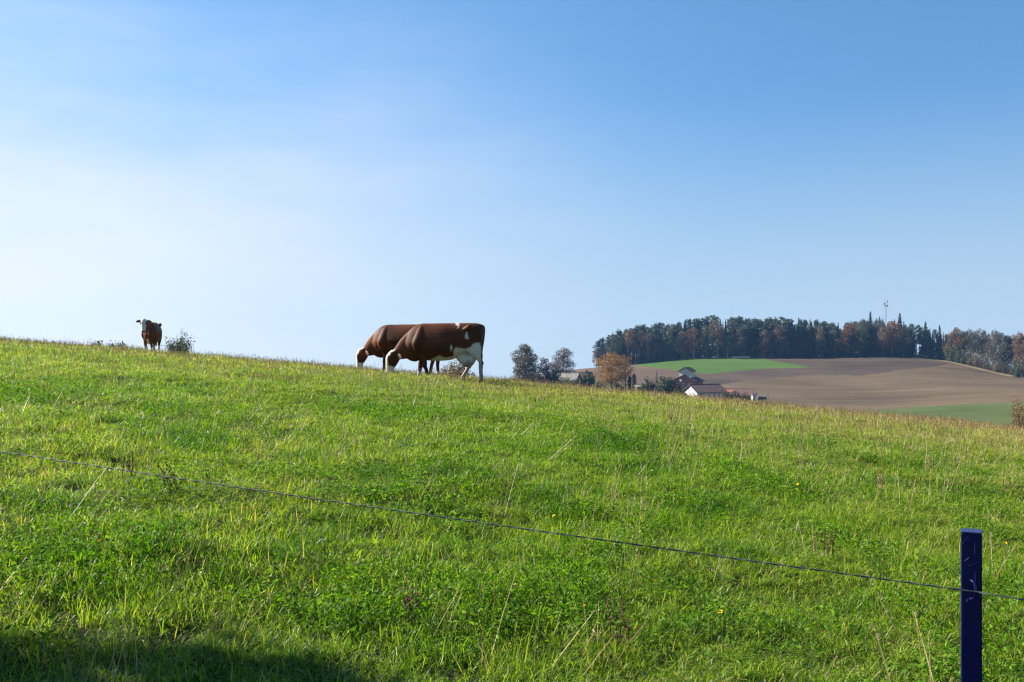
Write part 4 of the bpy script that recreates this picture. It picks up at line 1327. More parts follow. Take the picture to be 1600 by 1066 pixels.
def cow(name, label, loc, heading, pose, coat, feet, scale=1.0, udder=True):
    """own frame: X forward, Y to the cow's left, Z up, hooves near z=0.
    feet: (x, y, dz) of front-left, front-right, hind-left, hind-right hooves"""
    mb = MB()
    # trunk
    st = [(-0.865, 1.19, .10, .09), (-0.83, 1.165, .195, .16), (-0.74, 1.13, .27, .245), (-0.58, 1.085, .325, .29), (-0.38, 1.035, .375, .325),
          (-0.12, 0.97, .435, .37), (0.15, 0.955, .45, .38), (0.40, 0.955, .445, .35), (0.60, 0.96, .435, .30), (0.76, 0.955, .39, .25), (0.90, 0.93, .30, .185), (1.0, 0.90, .16, .10)]
    mb.add(*ring_loft([((x, 0, z), (1, 0, 0), hd, hw, 0.32) for x, z, hd, hw in st], 24, 2.02))
    # hip bones and shoulder blades
    for s in (-1, 1):
        mb.add(*ring_loft([((-0.62, s * .18, 1.29), (1, 0, 0), .03, .04), ((-0.56, s * .215, 1.30), (1, 0, 0), .07, .07), ((-0.48, s * .22, 1.29), (1, 0, 0), .075, .07), ((-0.38, s * .19, 1.26), (1, 0, 0), .03, .04)], 12, 2))
        mb.add(*ring_loft([((0.60, s * .10, 1.34), (0, 0, 1), .04, .02), ((0.61, s * .145, 1.25), (0, 0, 1), .09, .045), ((0.63, s * .20, 1.10), (0, 0, 1), .13, .066), ((0.67, s * .24, 0.92), (0, 0, 1), .15, .075), ((0.65, s * .22, 0.76), (0, 0, 1), .11, .065), ((0.62, s * .18, 0.66), (0, 0, 1), .04, .03)], 12, 2))
    # neck and head
    if pose == 'graze':
        nc = [(0.52, 0, 1.03), (0.73, 0, 0.955), (0.91, 0, 0.845), (1.07, 0, 0.735), (1.20, 0, 0.655)]
        nd = [.35, .325, .275, .21, .135]; nw = [.20, .165, .13, .112, .095]
        hc = [(1.245, 0, .745), (1.275, 0, .665), (1.295, 0, .56), (1.33, 0, .445), (1.365, 0, .32), (1.37, 0, .21), (1.36, 0, .135), (1.35, 0, .10)]
        hdv = [.075, .125, .165, .135, .098, .094, .088, .055]; hwv = [.085, .118, .125, .098, .078, .088, .082, .05]
        hside = None
        dv_ = dirs(hc)
        earc = Vector((1.19, 0, .65)); ear_dir = [Vector((-0.60, s * 0.72, -0.22)) for s in (1, -1)]
        eyes = [Vector((1.375, s * .103, .53)) for s in (1, -1)]
        face_top = 0.66
    else:
        ty_ = -0.24        # head turned: offset of the muzzle to the cow's right (image left)
        nc = [(0.55, 0, 1.06), (0.72, -0.03, 1.13), (0.85, -0.08, 1.21), (0.95, -0.13, 1.29), (1.02, -0.16, 1.35)]
        nd = [.31, .27, .215, .175, .13]; nw = [.21, .18, .14, .115, .095]
        hc = [(1.00, -0.17, 1.49), (1.05, -0.165, 1.43), (1.11, -0.157, 1.34), (1.165, -0.148, 1.235), (1.21, -0.14, 1.135), (1.245, -0.134, 1.05), (1.265, -0.13, 0.99), (1.275, -0.128, 0.96)]
        hdv = [.07, .115, .135, .12, .105, .092, .082, .05]; hwv = [.085, .115, .125, .105, .085, .086, .082, .05]
        dv_ = dirs(hc)
        earc = Vector((1.02, -0.165, 1.42)); ear_dir = [Vector((-0.10 - 0.2 * s, s * 0.95, 0.05)) for s in (1, -1)]
        eyes = [Vector((1.175, -0.155 + s * .115, 1.335)) for s in (1, -1)]
        face_top = None
    mb.add(*ring_loft([(c, t, a, w, 0.25) for c, t, a, w in zip(nc, dirs(nc), nd, nw)], 18, 2.1))
    mb.add(*ring_loft([(c, t, a, w, 0.1) for c, t, a, w in zip(hc, dv_, hdv, hwv)], 18, 2.2))
    # dewlap / brisket
    mb.add(*ring_loft([((0.62, 0, 0.60), (1, 0, 0.1), .05, .06), ((0.72, 0, 0.60), (1, 0, 0.1), .11, .085), ((0.84, 0, 0.63), (1, 0, 0.1), .13, .08), ((0.95, 0, 0.66), (1, 0, 0.1), .10, .055), ((1.03, 0, 0.68), (1, 0, 0.1), .04, .03)], 12, 2))
    # ears
    for s, dr in zip((1, -1), ear_dir):
        b0 = earc + Vector((0, s * 0.075, 0)); L_ = 0.235
        dr = dr.normalized()
        sec = []
        for t, hd, hw in ((0, .030, .022), (0.3, .058, .022), (0.6, .064, .020), (0.85, .042, .016), (1.0, .014, .012)):
            sec.append((b0 + dr * L_ * t + Vector((0, 0, -0.035 * t * t)), dr, hd, hw, 0.0, (1, 0, 0.3)))
        mb.add(*ring_loft(sec, 10, 2))
    # legs
    for k, (fx, fy, fz) in enumerate(feet):
        s = 1 if fy > 0 else -1
        if k < 2:
            kx = 0.60 + (fx - 0.60) * 0.45
            limb(mb, [(0.61, s * .17, .92, .15, .085), (0.60, s * .18, .76, .125, .082), (0.59 + (fx - .6) * .12, s * .175, .62, .088, .072), (kx, s * .165, .46, .060, .055), (kx + .008, s * .16, .385, .062, .056),
                      (kx + (fx - kx) * .4, s * .155, .30, .049, .046), (fx - (fx - kx) * .25, s * .15, .15 + fz * .7, .047, .045), (fx - .008, s * .15, .105 + fz, .052, .047), (fx + .005, s * .15, .055 + fz, .050, .046), (fx + .018, s * .15, .0 + fz, .066, .056)])
        else:
            hx = -0.755 + (fx + 0.72) * 0.60          # hock
            limb(mb, [(-0.62, s * .15, 1.18, .16, .07), (-0.62, s * .17, 1.06, .215, .10), (-0.62, s * .185, .90, .22, .105), (-0.625 + (fx + .72) * .15, s * .185, .75, .195, .095), (-0.69 + (fx + .72) * .35, s * .175, .62, .135, .072),
                      (hx + .035, s * .165, .53, .070, .052), (hx - .01, s * .155, .465, .064, .050), (hx, s * .15, .40, .058, .048), (hx + (fx - hx) * .45, s * .15, .27, .050, .045),
                      (fx - .02, s * .15, .145 + fz * .7, .049, .046), (fx - .012, s * .15, .10 + fz, .053, .048), (fx + .003, s * .15, .05 + fz, .050, .046), (fx + .018, s * .15, .0 + fz, .066, .056)])
    # udder
    if udder:
        mb.add(*ring_loft([((-0.22, 0, .60), (1, 0, 0), .05, .07), ((-0.30, 0, .57), (1, 0, 0), .11, .13), ((-0.42, 0, .53), (1, 0, 0), .165, .165), ((-0.55, 0, .53), (1, 0, 0), .175, .165), ((-0.66, 0, .60), (1, 0, 0), .13, .13), ((-0.72, 0, .68), (1, 0, 0), .06, .07)], 16, 2.1))
        for tx_, ty_2 in ((-0.38, .07), (-0.38, -.07), (-0.56, .06), (-0.56, -.06)):
            limb(mb, [(tx_, ty_2, .42, .026, .026), (tx_ + .005, ty_2, .36, .022, .022), (tx_ + .008, ty_2, .315, .015, .015)], 8)
    # tail
    tl = [(-0.72, 0, 1.31), (-0.82, 0, 1.325), (-0.87, 0, 1.27), (-0.865, 0.01, 1.05), (-0.835, 0.02, .85), (-0.81, 0.03, .68), (-0.80, 0.035, .56), (-0.80, 0.04, .46), (-0.795, 0.045, .40)]
    tw_ = [.055, .05, .036, .028, .026, .03, .042, .035, .012]
    mb.add(*ring_loft([(c, t, w, w) for c, t, w in zip(tl, dirs(tl), tw_)], 10, 2))
    tmp = mb.obj('tmp', None)
    rm = tmp.modifiers.new('r', 'REMESH'); rm.mode = 'VOXEL'; rm.voxel_size = 0.012
    sm = tmp.modifiers.new('s', 'SMOOTH'); sm.factor = 0.5; sm.iterations = 14
    dg = bpy.context.evaluated_depsgraph_get()
    me = bpy.data.meshes.new_from_object(tmp.evaluated_get(dg))
    bpy.data.objects.remove(tmp)
    n = len(me.vertices)
    co = np.empty(n * 3, np.float32); me.vertices.foreach_get('co', co); co = co.reshape(-1, 3).astype(float)
    col = coat(co, hc)
    a = me.attributes.new('coat', 'FLOAT_COLOR', 'POINT')
    a.data.foreach_set('color', np.concatenate([col, np.ones((n, 1))], 1).astype(np.float32).ravel())
    me.polygons.foreach_set('use_smooth', [True] * len(me.polygons))
    me.materials.clear(); me.materials.append(M['cow'])
    e = empty(name, loc, heading); e.scale = (scale,) * 3
    tag(e, label, 'cow')
    b = bpy.data.objects.new('body', me); C.objects.link(b); b.parent = e
    for p in eyes:
        bm_ = bmesh.new(); bmesh.ops.create_uvsphere(bm_, u_segments=10, v_segments=8, radius=0.021)
        me2 = bpy.data.meshes.new('eye'); bm_.to_mesh(me2); bm_.free(); me2.materials.append(M['eye'])
        eo = bpy.data.objects.new('eye', me2); C.objects.link(eo); eo.parent = e; eo.location = p
    return e


def smooth01(x, w=0.02): return np.clip(x / w * 0.5 + 0.5, 0, 1)


def paint(col, m, c): return col * (1 - m[:, None]) + np.asarray(c)[None] * m[:, None]


def coat_front(co, hc):
    x, y, z = co.T
    w = 0.05 * fbm(x * 7 + y * 3, z * 7 - y * 2, 2)
    col = np.tile(BROWN, (len(x), 1)) * (0.95 + 0.42 * fbm(x * 3, z * 3 + y * 2, 5))[:, None]
    # darker towards the belly of the coat pattern: chestnut saddle
    belly = (z < 0.66 + w + np.where(x < -0.2, (-0.2 - x) * 0.55, 0)) & (x < 0.42) & (z > 0.45)
    col = paint(col, smooth01((0.605 + w + np.clip((-0.12 - x), 0, 0.5) * 0.62 - z)) * smooth01(0.40 - x + w) * smooth01(x + 0.80), WHITE)
    ud = (((x + 0.47) / .30) ** 2 + ((z - .50) / .22) ** 2) < 1
    col = np.where((ud & (z < 0.68))[:, None], WHITE * 0.92 + 0.08 * PINK, col)
    # legs: white socks, hind legs mostly white
    col = paint(col, smooth01(0.60 + w * 2 + 0.15 * (x > -0.66) - z) * (x < -0.15) * (np.abs(y) > 0.03), WHITE)
    col = paint(col, smooth01(0.17 + w * 2 - z) * (x > 0.2) * (x < 0.95), WHITE)
    col = paint(col, smooth01(0.46 + w * 2 - z) * (x < -0.15) * 0.55, BROWN * 1.2 + 0.03)  # lower hind legs: some brown, plus shade painted into the white coat
    # brown streak on the outside of the hock
    col = paint(col, smooth01(x * -1 - 0.80 + w) * smooth01(z - 0.42), BROWN * 0.8)
    for px_, pz_, r_ in ((-0.46, 1.10, .035), (-0.10, .80, .035), (-0.24, 1.375, .05)):
        dd = np.hypot((x - px_) * 1.4, (z - pz_) * 0.7) + 0.035 * fbm(x * 22 + 3, z * 22, 8)
        col = paint(col, smooth01(r_ - dd, 0.02) * (y > 0), WHITE)
    return head_coat(col, co, w)


def head_coat(col, co, w):
    x, y, z = co.T
    hd = (x > 1.13) & (z < 0.80) & (np.abs(y) < 0.15)
    face = hd & ((x > 1.39 + w * 0.6 - (z - 0.49) * 0.22) | (z < 0.385 + w) | ((z > 0.72) & (x > 1.25)))
    col = np.where(face[:, None], WHITE, col)
    eye = np.hypot((x - 1.36) * 1.0, (z - 0.52) * 0.55) + w * 0.5 < 0.062
    col = np.where((eye & hd & (np.abs(y) > 0.05))[:, None], BROWN * 0.75, col)
    col = np.where((hd & (z < 0.145))[:, None], PINK, col)
    ear = (np.abs(y) > 0.135) & (x > 0.98) & (z > 0.45)
    col = np.where(ear[:, None], BROWN * 0.7, col)
    hoof = z < 0.055
    col = np.where((hoof & (x < 1.0))[:, None], np.array([0.05, 0.04, 0.03]), col)
    return col


def coat_back(co, hc):
    x, y, z = co.T
    w = 0.03 * fbm(x * 6 + y * 3 + 7, z * 6 - y * 2, 12)
    col = np.tile(BROWN * np.array([1.12, 1.0, 0.9]), (len(x), 1)) * (0.95 + 0.42 * fbm(x * 3, z * 3 + y * 2, 15))[:, None]
    col = paint(col, smooth01(0.62 + w - z) * smooth01(0.2 - x + w) * (z > 0.5) * (np.abs(y) < 0.13) * (x > -0.45), WHITE)
    col = paint(col, smooth01(0.10 + w * 2 - z) * (x < 0.95), WHITE)
    return head_coat(col, co, w)


def coat_far(co, hc):
    x, y, z = co.T
    w = 0.03 * fbm(y * 6 + x * 3, z * 6, 22)
    col = np.tile(BROWN * np.array([1.5, 1.35, 1.2]), (len(x), 1)) * (0.95 + 0.42 * fbm(y * 3, z * 3 + x * 2, 25))[:, None]
    yc = y + 0.152
    head = (x > 0.97) & (z > 0.93) & (np.abs(yc) < 0.155) & (x + 0.55 * z > 1.76)
    col = np.where((head & (np.abs(yc) < 0.10 + w * 0.4))[:, None], WHITE, col)
    col = np.where((head & (np.abs(np.abs(yc) - 0.115) < 0.035) & (np.abs(z - 1.34) < 0.06))[:, None], BROWN, col)
    col = np.where((head & (z < 1.03) & (x > 1.2))[:, None], np.array([0.16, 0.10, 0.085]), col)
    brisk = (x > 0.75) & (z < 1.05) & (np.abs(y) < 0.025 + w)
    col = np.where(brisk[:, None], WHITE * np.array([0.95, 0.85, 0.7]), col)
    col = paint(col, smooth01(0.42 + w * 3 - z), WHITE)
    col = np.where((z < 0.055)[:, None], np.array([0.05, 0.04, 0.03]), col)
    return col


def feet_on(loc, heading, feet, scale=1.0):
    c, s = math.cos(heading), math.sin(heading)
    out = []
    for fx, fy in feet:
        wx = loc[0] + (c * fx - s * fy) * scale; wy = loc[1] + (s * fx + c * fy) * scale
        out.append((fx, fy, (zg(wx, wy) - loc[2]) / scale))
    return out


# front cow: rump at pixel 756, grazing to the left
CD = 25.0
CS = 1.055
hx = at(756, 0, CD).x - 0.87 * CS
z0 = zg(hx + 0.3, CD) + 0.0
hd = R(180 + 3)
loc = (hx, CD, z0)
ft = feet_on(loc, hd, [(0.44, .15), (0.68, -.15), (-0.79, .15), (-0.36, -.15)], CS)
cow('cow', 'front grazing cow, chestnut with white udder and white hind legs', loc, hd, 'graze', coat_front, ft, CS)
CD2 = 26.8
hx2 = at(557, 0, CD2).x + 1.43 * 0.985
hd2 = R(180 - 4)
loc2 = (hx2, CD2, zg(hx2, CD2) + 0.02)
CS2 = 0.985
ft2 = feet_on(loc2, hd2, [(0.66, .15), (0.48, -.15), (-0.60, .15), (-0.76, -.15)], CS2)
cow('cow', 'chestnut cow grazing half hidden behind the front cow', loc2, hd2, 'graze', coat_back, ft2, CS2, udder=False)
CD3 = 34.0
hx3 = at(238, 0, CD3).x
hd3 = R(-79)
CS3 = 1.07 * min(1.0, (at(0, 503.5, CD3).z - zg(hx3, CD3)) / 1.50)
loc3 = (hx3, CD3, zg(hx3, CD3))
print('COW3', CS3)
ft3 = feet_on(loc3, hd3, [(0.58, .15), (0.64, -.15), (-0.66, .15), (-0.74, -.15)], CS3)
cow('cow', 'distant white-faced brown cow on the skyline looking at the camera', loc3, hd3, 'alert', coat_far, ft3, CS3, udder=False)

# ------------------------------------------------------------------ grass
def blades(g, n, radius, h0, h1, w, bend=0.6, flat=0.25, dry_p=0.12):
    """n curved tapering blades rooted in a disc"""
    r = radius * np.sqrt(g.uniform(0, 1, n)); th = g.uniform(0, 6.283, n)
    root = np.stack([r * np.cos(th), r * np.sin(th), np.full(n, -0.015)], 1)
    ln = g.uniform(h0, h1, n) * (0.7 + 0.6 * g.beta(2, 2, n))
    az = g.uniform(0, 6.283, n)
    out = np.stack([np.cos(az), np.sin(az), np.zeros(n)], 1)
    tilt0 = np.abs(g.normal(0, 0.55, n))
    k = bend * g.uniform(0.2, 1.9, n)
    fl = g.uniform(0, 1, n) < flat
    tilt0 = np.where(fl, g.uniform(0.8, 1.4, n), tilt0)
    side = np.stack([-np.sin(az), np.cos(az), np.zeros(n)], 1)
    tw = g.normal(0, 0.5, n)[:, None]
    side = side + out * tw; side /= np.linalg.norm(side, axis=1, keepdims=True)
    wd = (w * g.uniform(0.6, 1.5, n))[:, None]
    pts = [root]
    segs = 3
    for i in range(segs):
        a = tilt0 + k * (i + 0.5) / segs
        stp = (ln / segs)[:, None] * (out * np.sin(a)[:, None] + np.array([0, 0, 1.0]) * np.cos(a)[:, None])
        pts.append(pts[-1] + stp)
    prof = [0.8, 1.0, 0.75]
    vv = []
    for i in range(3):
        vv += [pts[i] - side * wd * 0.5 * prof[i], pts[i] + side * wd * 0.5 * prof[i]]
    vv.append(pts[3])
    v = np.stack(vv, 1).reshape(-1, 3)
    b = np.arange(n)[:, None] * 7
    quads = np.concatenate([b + np.array([[0, 1, 3, 2]]), b + np.array([[2, 3, 5, 4]])])
    tris = b + np.array([[4, 5, 6]])
    tint = np.stack([g.uniform(0, 1, n), g.uniform(0, 1, n), g.uniform(0.0, 1.0, n), np.ones(n)], 1)
    return v, quads.tolist() + tris.tolist(), np.repeat(tint, 7, 0)


def herb(g, n, radius, leaf, hmax):
    """clover and dandelion leaves: small broad leaves on short stalks"""
    r = radius * np.sqrt(g.uniform(0, 1, n)); th = g.uniform(0, 6.283, n)
    P = np.stack([r * np.cos(th), r * np.sin(th), g.uniform(0.2, 1.0, n) * hmax], 1)
    nr = np.stack([g.normal(0, 0.55, n), g.normal(0, 0.55, n), np.ones(n)], 1)
    v, f, t = cards(P, leaf * g.uniform(0.6, 1.4, n), nr, g=g, aspect=1.5)
    t[:, 2] = 0.5 + 0.5 * t[:, 2]
    return v, f.tolist(), t


def stalks(g, n, radius, h0, h1, w):
    """dry flowering stems: thin straight stem with a small seed head"""
    mb = MB(); tn = []
    for i in range(n):
        r = radius * math.sqrt(g.uniform()); th = g.uniform(0, 6.28)
        p = Vector((r * math.cos(th), r * math.sin(th), -0.02))
        h = g.uniform(h0, h1)
        d = Vector((g.normal(0, 0.22), g.normal(0, 0.22), 1)).normalized()
        top = p + d * h + Vector((g.normal(0, 0.05) * h, g.normal(0, 0.05) * h, 0))
        c0 = len(mb.v)
        mb.tube([p, p.lerp(top, 0.5) + Vector((0, 0, 0.01)), top], [w * 0.5, w * 0.45, w * 0.3], 3, False)
        kind = g.uniform()
        if kind < 0.6:
            hl = h * g.uniform(0.12, 0.26)
            for q in range(7):
                s = top + d * (-hl + hl * q / 6)
                e = s + Vector((g.normal(0, 1), g.normal(0, 1), g.uniform(0.6, 1.6))).normalized() * hl * 0.22
                mb.tube([s, s.lerp(e, .5), e], [w * 0.35, w * 0.8, w * 0.12], 3, False)
        tn += [(g.uniform(), g.uniform(), g.uniform(), 1)] * (len(mb.v) - c0)
    return np.array(mb.v), mb.f, np.array(tn)


GREENS = [(0.046, 0.102, 0.005), (0.122, 0.222, 0.008), (0.265, 0.345, 0.024)]
M['grass'] = mat_grass('grass_blade', GREENS, (0.042, 0.122, 0.008), (0.40, 0.325, 0.125))
M['herb'] = mat_grass('herb_leaf', [(0.040, 0.105, 0.006), (0.088, 0.185, 0.009), (0.170, 0.270, 0.016)], (0.046, 0.125, 0.010), (0.17, 0.13, 0.05), trans=0.4, spec=0.12, rough=0.6)
M['straw'] = mat_grass('dry_stalk', [(0.32, 0.24, 0.11), (0.45, 0.36, 0.18), (0.58, 0.49, 0.28)], (0.20, 0.16, 0.08), (0.26, 0.16, 0.085), trans=0.3, spec=0.3)


def proto_coll(name, protos, mat):
    col = bpy.data.collections.new(name)
    for i, (v, f, t) in enumerate(protos):
        me = bpy.data.meshes.new('%s_%02d' % (name, i))
        me.from_pydata(np.asarray(v).tolist(), [], f)
        a = me.attributes.new('tint', 'FLOAT_COLOR', 'POINT'); a.data.foreach_set('color', t.astype(np.float32).ravel())
        me.materials.append(mat)
        ob = bpy.data.objects.new('%s_%02d' % (name, i), me)
        col.objects.link(ob)
    return col


def scatter(name, P, rot, scl, idx, dry, lush, coll, label):
    me = bpy.data.meshes.new(name)
    me.from_pydata(P.tolist(), [], [])

    def att(nm, typ, arr, key):
        a = me.attributes.new(nm, typ, 'POINT'); a.data.foreach_set(key, arr.ravel())
    att('rot', 'FLOAT_VECTOR', rot.astype(np.float32), 'vector')
    att('scl', 'FLOAT_VECTOR', scl.astype(np.float32), 'vector')
    att('idx', 'INT', idx.astype(np.int32), 'value')
    att('dry', 'FLOAT', dry.astype(np.float32), 'value')
    att('lush', 'FLOAT', lush.astype(np.float32), 'value')
    o = bpy.data.objects.new(name, me); C.objects.link(o)
    t = bpy.data.node_groups.new(name + '_scatter', 'GeometryNodeTree')
    t.interface.new_socket('Geometry', in_out='INPUT', socket_type='NodeSocketGeometry')
    t.interface.new_socket('Geometry', in_out='OUTPUT', socket_type='NodeSocketGeometry')
    gi = N(t, 'NodeGroupInput'); go = N(t, 'NodeGroupOutput')
    ci = N(t, 'GeometryNodeCollectionInfo')
    ci.inputs['Collection'].default_value = coll
    ci.inputs['Separate Children'].default_value = True
    ci.inputs['Reset Children'].default_value = True
    ip = N(t, 'GeometryNodeInstanceOnPoints')
    ip.inputs['Pick Instance'].default_value = True

    def na(nm, typ):
        n = N(t, 'GeometryNodeInputNamedAttribute', data_type=typ); n.inputs['Name'].default_value = nm
        return n.outputs['Attribute']
    L(t, gi.outputs[0], ip.inputs['Points'])
    L(t, ci.outputs[0], ip.inputs['Instance'])
    L(t, na('idx', 'INT'), ip.inputs['Instance Index'])
    er = N(t, 'FunctionNodeEulerToRotation'); L(t, na('rot', 'FLOAT_VECTOR'), er.inputs[0])
    L(t, er.outputs[0], ip.inputs['Rotation'])
    L(t, na('scl', 'FLOAT_VECTOR'), ip.inputs['Scale'])
    L(t, ip.outputs[0], go.inputs[0])
    md = o.modifiers.new('scatter', 'NODES'); md.node_group = t
    return tag(o, label, 'grass', kind='stuff')


def sample_area(y0, y1, dens, g, k=0.60, pad=1.2):
    area_w = 2 * (k * y1 + pad)
    n = int(dens * area_w * (y1 - y0))
    x = g.uniform(-area_w / 2, area_w / 2, n); y = g.uniform(y0, y1, n)
    m = np.abs(x) < k * y + pad
    return x[m], y[m]


# darker lush tussocks, brown dung-side spots and hollows seen in the photograph (pixel, radius in m)
tuss = [(955, 703, 0.9, 1.0), (1010, 735, 0.8, .7), (280, 686, 0.8, .9), (480, 713, 0.5, .9), (585, 745, .55, 1.0), (700, 738, .5, 1.0), (760, 742, .4, .9), (300, 702, .4, 1),
        (250, 860, .35, 1.), (120, 872, .35, .9), (1100, 800, .5, .7), (1370, 755, .6, .7), (180, 660, .6, .6), (60, 790, .4, .6), (640, 870, .3, .6), (880, 800, .4, .6),
        (1060, 980, .25, .8), (780, 985, .25, .9), (1330, 960, .3, .7), (330, 900, .3, .8), (560, 640, .9, .4), (1500, 770, .6, .6), (830, 780, .5, .5), (420, 870, .3, .8), (1130, 860, .3, .6), (950, 870, .3, .7)]
TU = [(ground_hit(a, b), r, s) for a, b, r, s in tuss]


def patches(x, y, g):
    lush = np.zeros(len(x))
    for c, r, s in TU:
        stretch = 1.0 + 0.05 * c.y
        r_ = r * (0.72 + 0.25 * vnoise(x * 2.1, y * 2.1, 61))
        dd = np.hypot((x - c.x) / r_, (y - c.y) / (r_ * 0.7 * stretch))
        lush = np.maximum(lush, s * np.clip((1.1 - dd) * 1.2, 0, 0.85))
    n1 = fbm(x * 0.55, y * 0.4, 31)
    lush = np.clip(lush + np.clip(fbm(x * 0.9 + 9, y * 0.55, 33) - 0.6, 0, 1) * 0.4 + 0.75 * np.clip(fbm(x * 2.3 + 4, y * 1.9, 71) - 0.42, 0, 1), 0, 1)
    u = x / np.maximum(y, 1)
    dry = 0.13 + 0.10 * n1 + 0.32 * np.clip((y - 13) / 14, 0, 1) + 0.32 * np.clip((u + 0.08) * 1.6, 0, 1) * np.clip((y - 7) / 12, 0, 1)
    dry = dry + 0.16 * np.clip(fbm(x * 1.7, y * 1.1, 35) - 0.2, 0, 1)
    dry = np.clip(dry - 0.25 * lush, 0.02, 0.8)
    tall = 1.0 + 0.22 * fbm(x * 0.8, y * 0.6, 37) + 0.34 * fbm(x * 3.1, y * 2.6, 39) + 0.45 * lush
    return lush, dry, np.clip(tall, 0.5, 2.2)


def spread(name, y0, y1, dens, coll, nvar, s0, s1, g, label, tilt=0.15, ywarp=None, mask=None, use_tall=True):
    x, y = sample_area(y0, y1, dens, g)
    lush, dry, tall = patches(x, y, g)
    if mask is not None:
        k = mask(x, y, lush, dry) > g.uniform(0, 1, len(x))
        x, y, lush, dry, tall = x[k], y[k], lush[k], dry[k], tall[k]
    n = len(x)
    P = np.stack([x, y, z_ground(x, y) - 0.005], 1)
    rot = np.stack([g.normal(0, tilt, n), g.normal(0, tilt, n), g.uniform(0, 6.283, n)], 1)
    s = g.uniform(s0, s1, n)
    hs = s * (tall if use_tall else 1.0) * g.uniform(0.75, 1.25, n)
    scl = np.stack([s, s, hs], 1)
    return scatter(name, P, rot, scl, g.integers(0, nvar, n), dry, lush, coll, label)


gg = np.random.default_rng(77)
near_c = proto_coll('near_tuft', [blades(gg, 85, 0.10, 0.032, 0.09, 0.0032, 1.5, 0.5) for _ in range(10)], M['grass'])
mid_c = proto_coll('mid_tuft', [blades(gg, 115, 0.17, 0.03, 0.088, 0.0046, 1.5, 0.48) for _ in range(8)], M['grass'])
far_c = proto_coll('far_tuft', [blades(gg, 130, 0.30, 0.028, 0.08, 0.0076, 1.3, 0.42) for _ in range(8)], M['grass'])
herb_c = proto_coll('herb_tuft', [herb(gg, 60, 0.13, 0.017, 0.075) for _ in range(6)], M['herb'])
long_c = proto_coll('long_blade', [blades(gg, 7, 0.08, 0.11, 0.22, 0.0042, 1.2, 0.45) for _ in range(8)], M['grass'])
stalk_c = proto_coll('stalk', [stalks(gg, 6, 0.12, 0.16, 0.36, 0.0030) for _ in range(8)], M['straw'])
stalkf_c = proto_coll('far_stalk', [stalks(gg, 8, 0.35, 0.10, 0.26, 0.0055) for _ in range(8)], M['straw'])

clump = lambda k, lo: (lambda x, y, l, d: np.clip(lo + 0.75 * (fbm(x * k, y * k, 51) * 0.5 + 0.5) + 0.3 * l, 0, 1))
spread('grass', 2.4, 9.5, 420, near_c, 10, 0.7, 1.3, gg, 'short green grass at the front of the pasture', mask=clump(4.2, 0.32))
spread('grass', 9.3, 20.5, 175, mid_c, 8, 0.7, 1.3, gg, 'green grass in the middle of the pasture slope', mask=clump(2.6, 0.30))
spread('grass', 20.3, 46.0, 52, far_c, 8, 0.75, 1.25, gg, 'yellowish grass near the crest of the pasture')
spread('clover', 2.4, 14.0, 85, herb_c, 6, 0.6, 1.4, gg, 'small clover and herb leaves among the front grass', tilt=0.2,
       mask=lambda x, y, l, d: np.clip(0.15 + 0.9 * vnoise(x * 1.3, y * 1.0, 44) + 0.5 * l, 0.03, 1))
spread('long_grass', 2.6, 13.0, 6, long_c, 8, 0.7, 1.15, gg, 'longer loose grass blades in the front of the pasture', tilt=0.3)
spread('dry_stalk', 3.0, 13.0, 8, stalk_c, 8, 0.6, 1.1, gg, 'thin dry stems among the front grass', tilt=0.25, use_tall=False,
       mask=lambda x, y, l, d: np.clip(0.25 + d * 1.2, 0, 1))
spread('dry_stalk', 13.0, 40.0, 27, stalkf_c, 8, 0.6, 1.05, gg, 'straw coloured stems along the crest of the pasture', tilt=0.12, use_tall=False,
       mask=lambda x, y, l, d: np.clip((y - 12) / 16, 0.08, 1) * (0.65 + 0.35 * np.clip((x / y + 0.2) * 1.6, 0, 1)))

# dead brown dock plants
M['dock'] = mat_plain('dead_dock', (0.115, 0.060, 0.034), 0.9, 0.1, 0.35, 60)
docks = [(272, 772, 'dead brown dock plant just below the cord on the left'), (1050, 668, 'dead brown dock plant high on the right half of the pasture'), (640, 975, 'dead brown dock in the bottom middle of the grass'),
         (205, 748, 'small dead dock above the cord at the left'), (1180, 640, 'dead brown dock near the right part of the crest'), (1375, 768, 'dead dock in the middle right of the pasture'),
         (1295, 870, 'dead pale-brown stems left of the fence post'), (960, 1015, 'dead brown dock at the bottom, right of centre')]
gd = np.random.default_rng(5)
for px, py, lb in docks:
    p = ground_hit(px, py)
    mb = MB(); hb = MB()
    for q in range(7):
        h = gd.uniform(0.10, 0.22); dx, dy = gd.normal(0, 0.05, 2); bx_, by_ = gd.normal(0, 0.04, 2)
        mb.tube([(bx_, by_, -0.03), (bx_ + dx * 0.4, by_ + dy * 0.4, h * 0.5), (bx_ + dx, by_ + dy, h)], [0.003, 0.0025, 0.0015], 4, False)
        for k in range(10):
            t = gd.uniform(0.45, 1.0); c = np.array([bx_ + dx * t, by_ + dy * t, h * t]) + gd.normal(0, 0.008, 3)
            a = gd.normal(0, 1, 3); a /= np.linalg.norm(a); b_ = np.cross(a, [0.2, 0.3, 0.9]); b_ /= np.linalg.norm(b_)
            hb.add([c - a * 0.010, c - b_ * 0.007, c + a * 0.010, c + b_ * 0.007], [(0, 1, 2, 3)])
    e = empty('dock_plant', p, px * 0.3); tag(e, lb, 'plant', 'dead docks in the pasture')
    mb.obj('stem', M['dock'], e); hb.obj('seed_head', M['dock'], e)

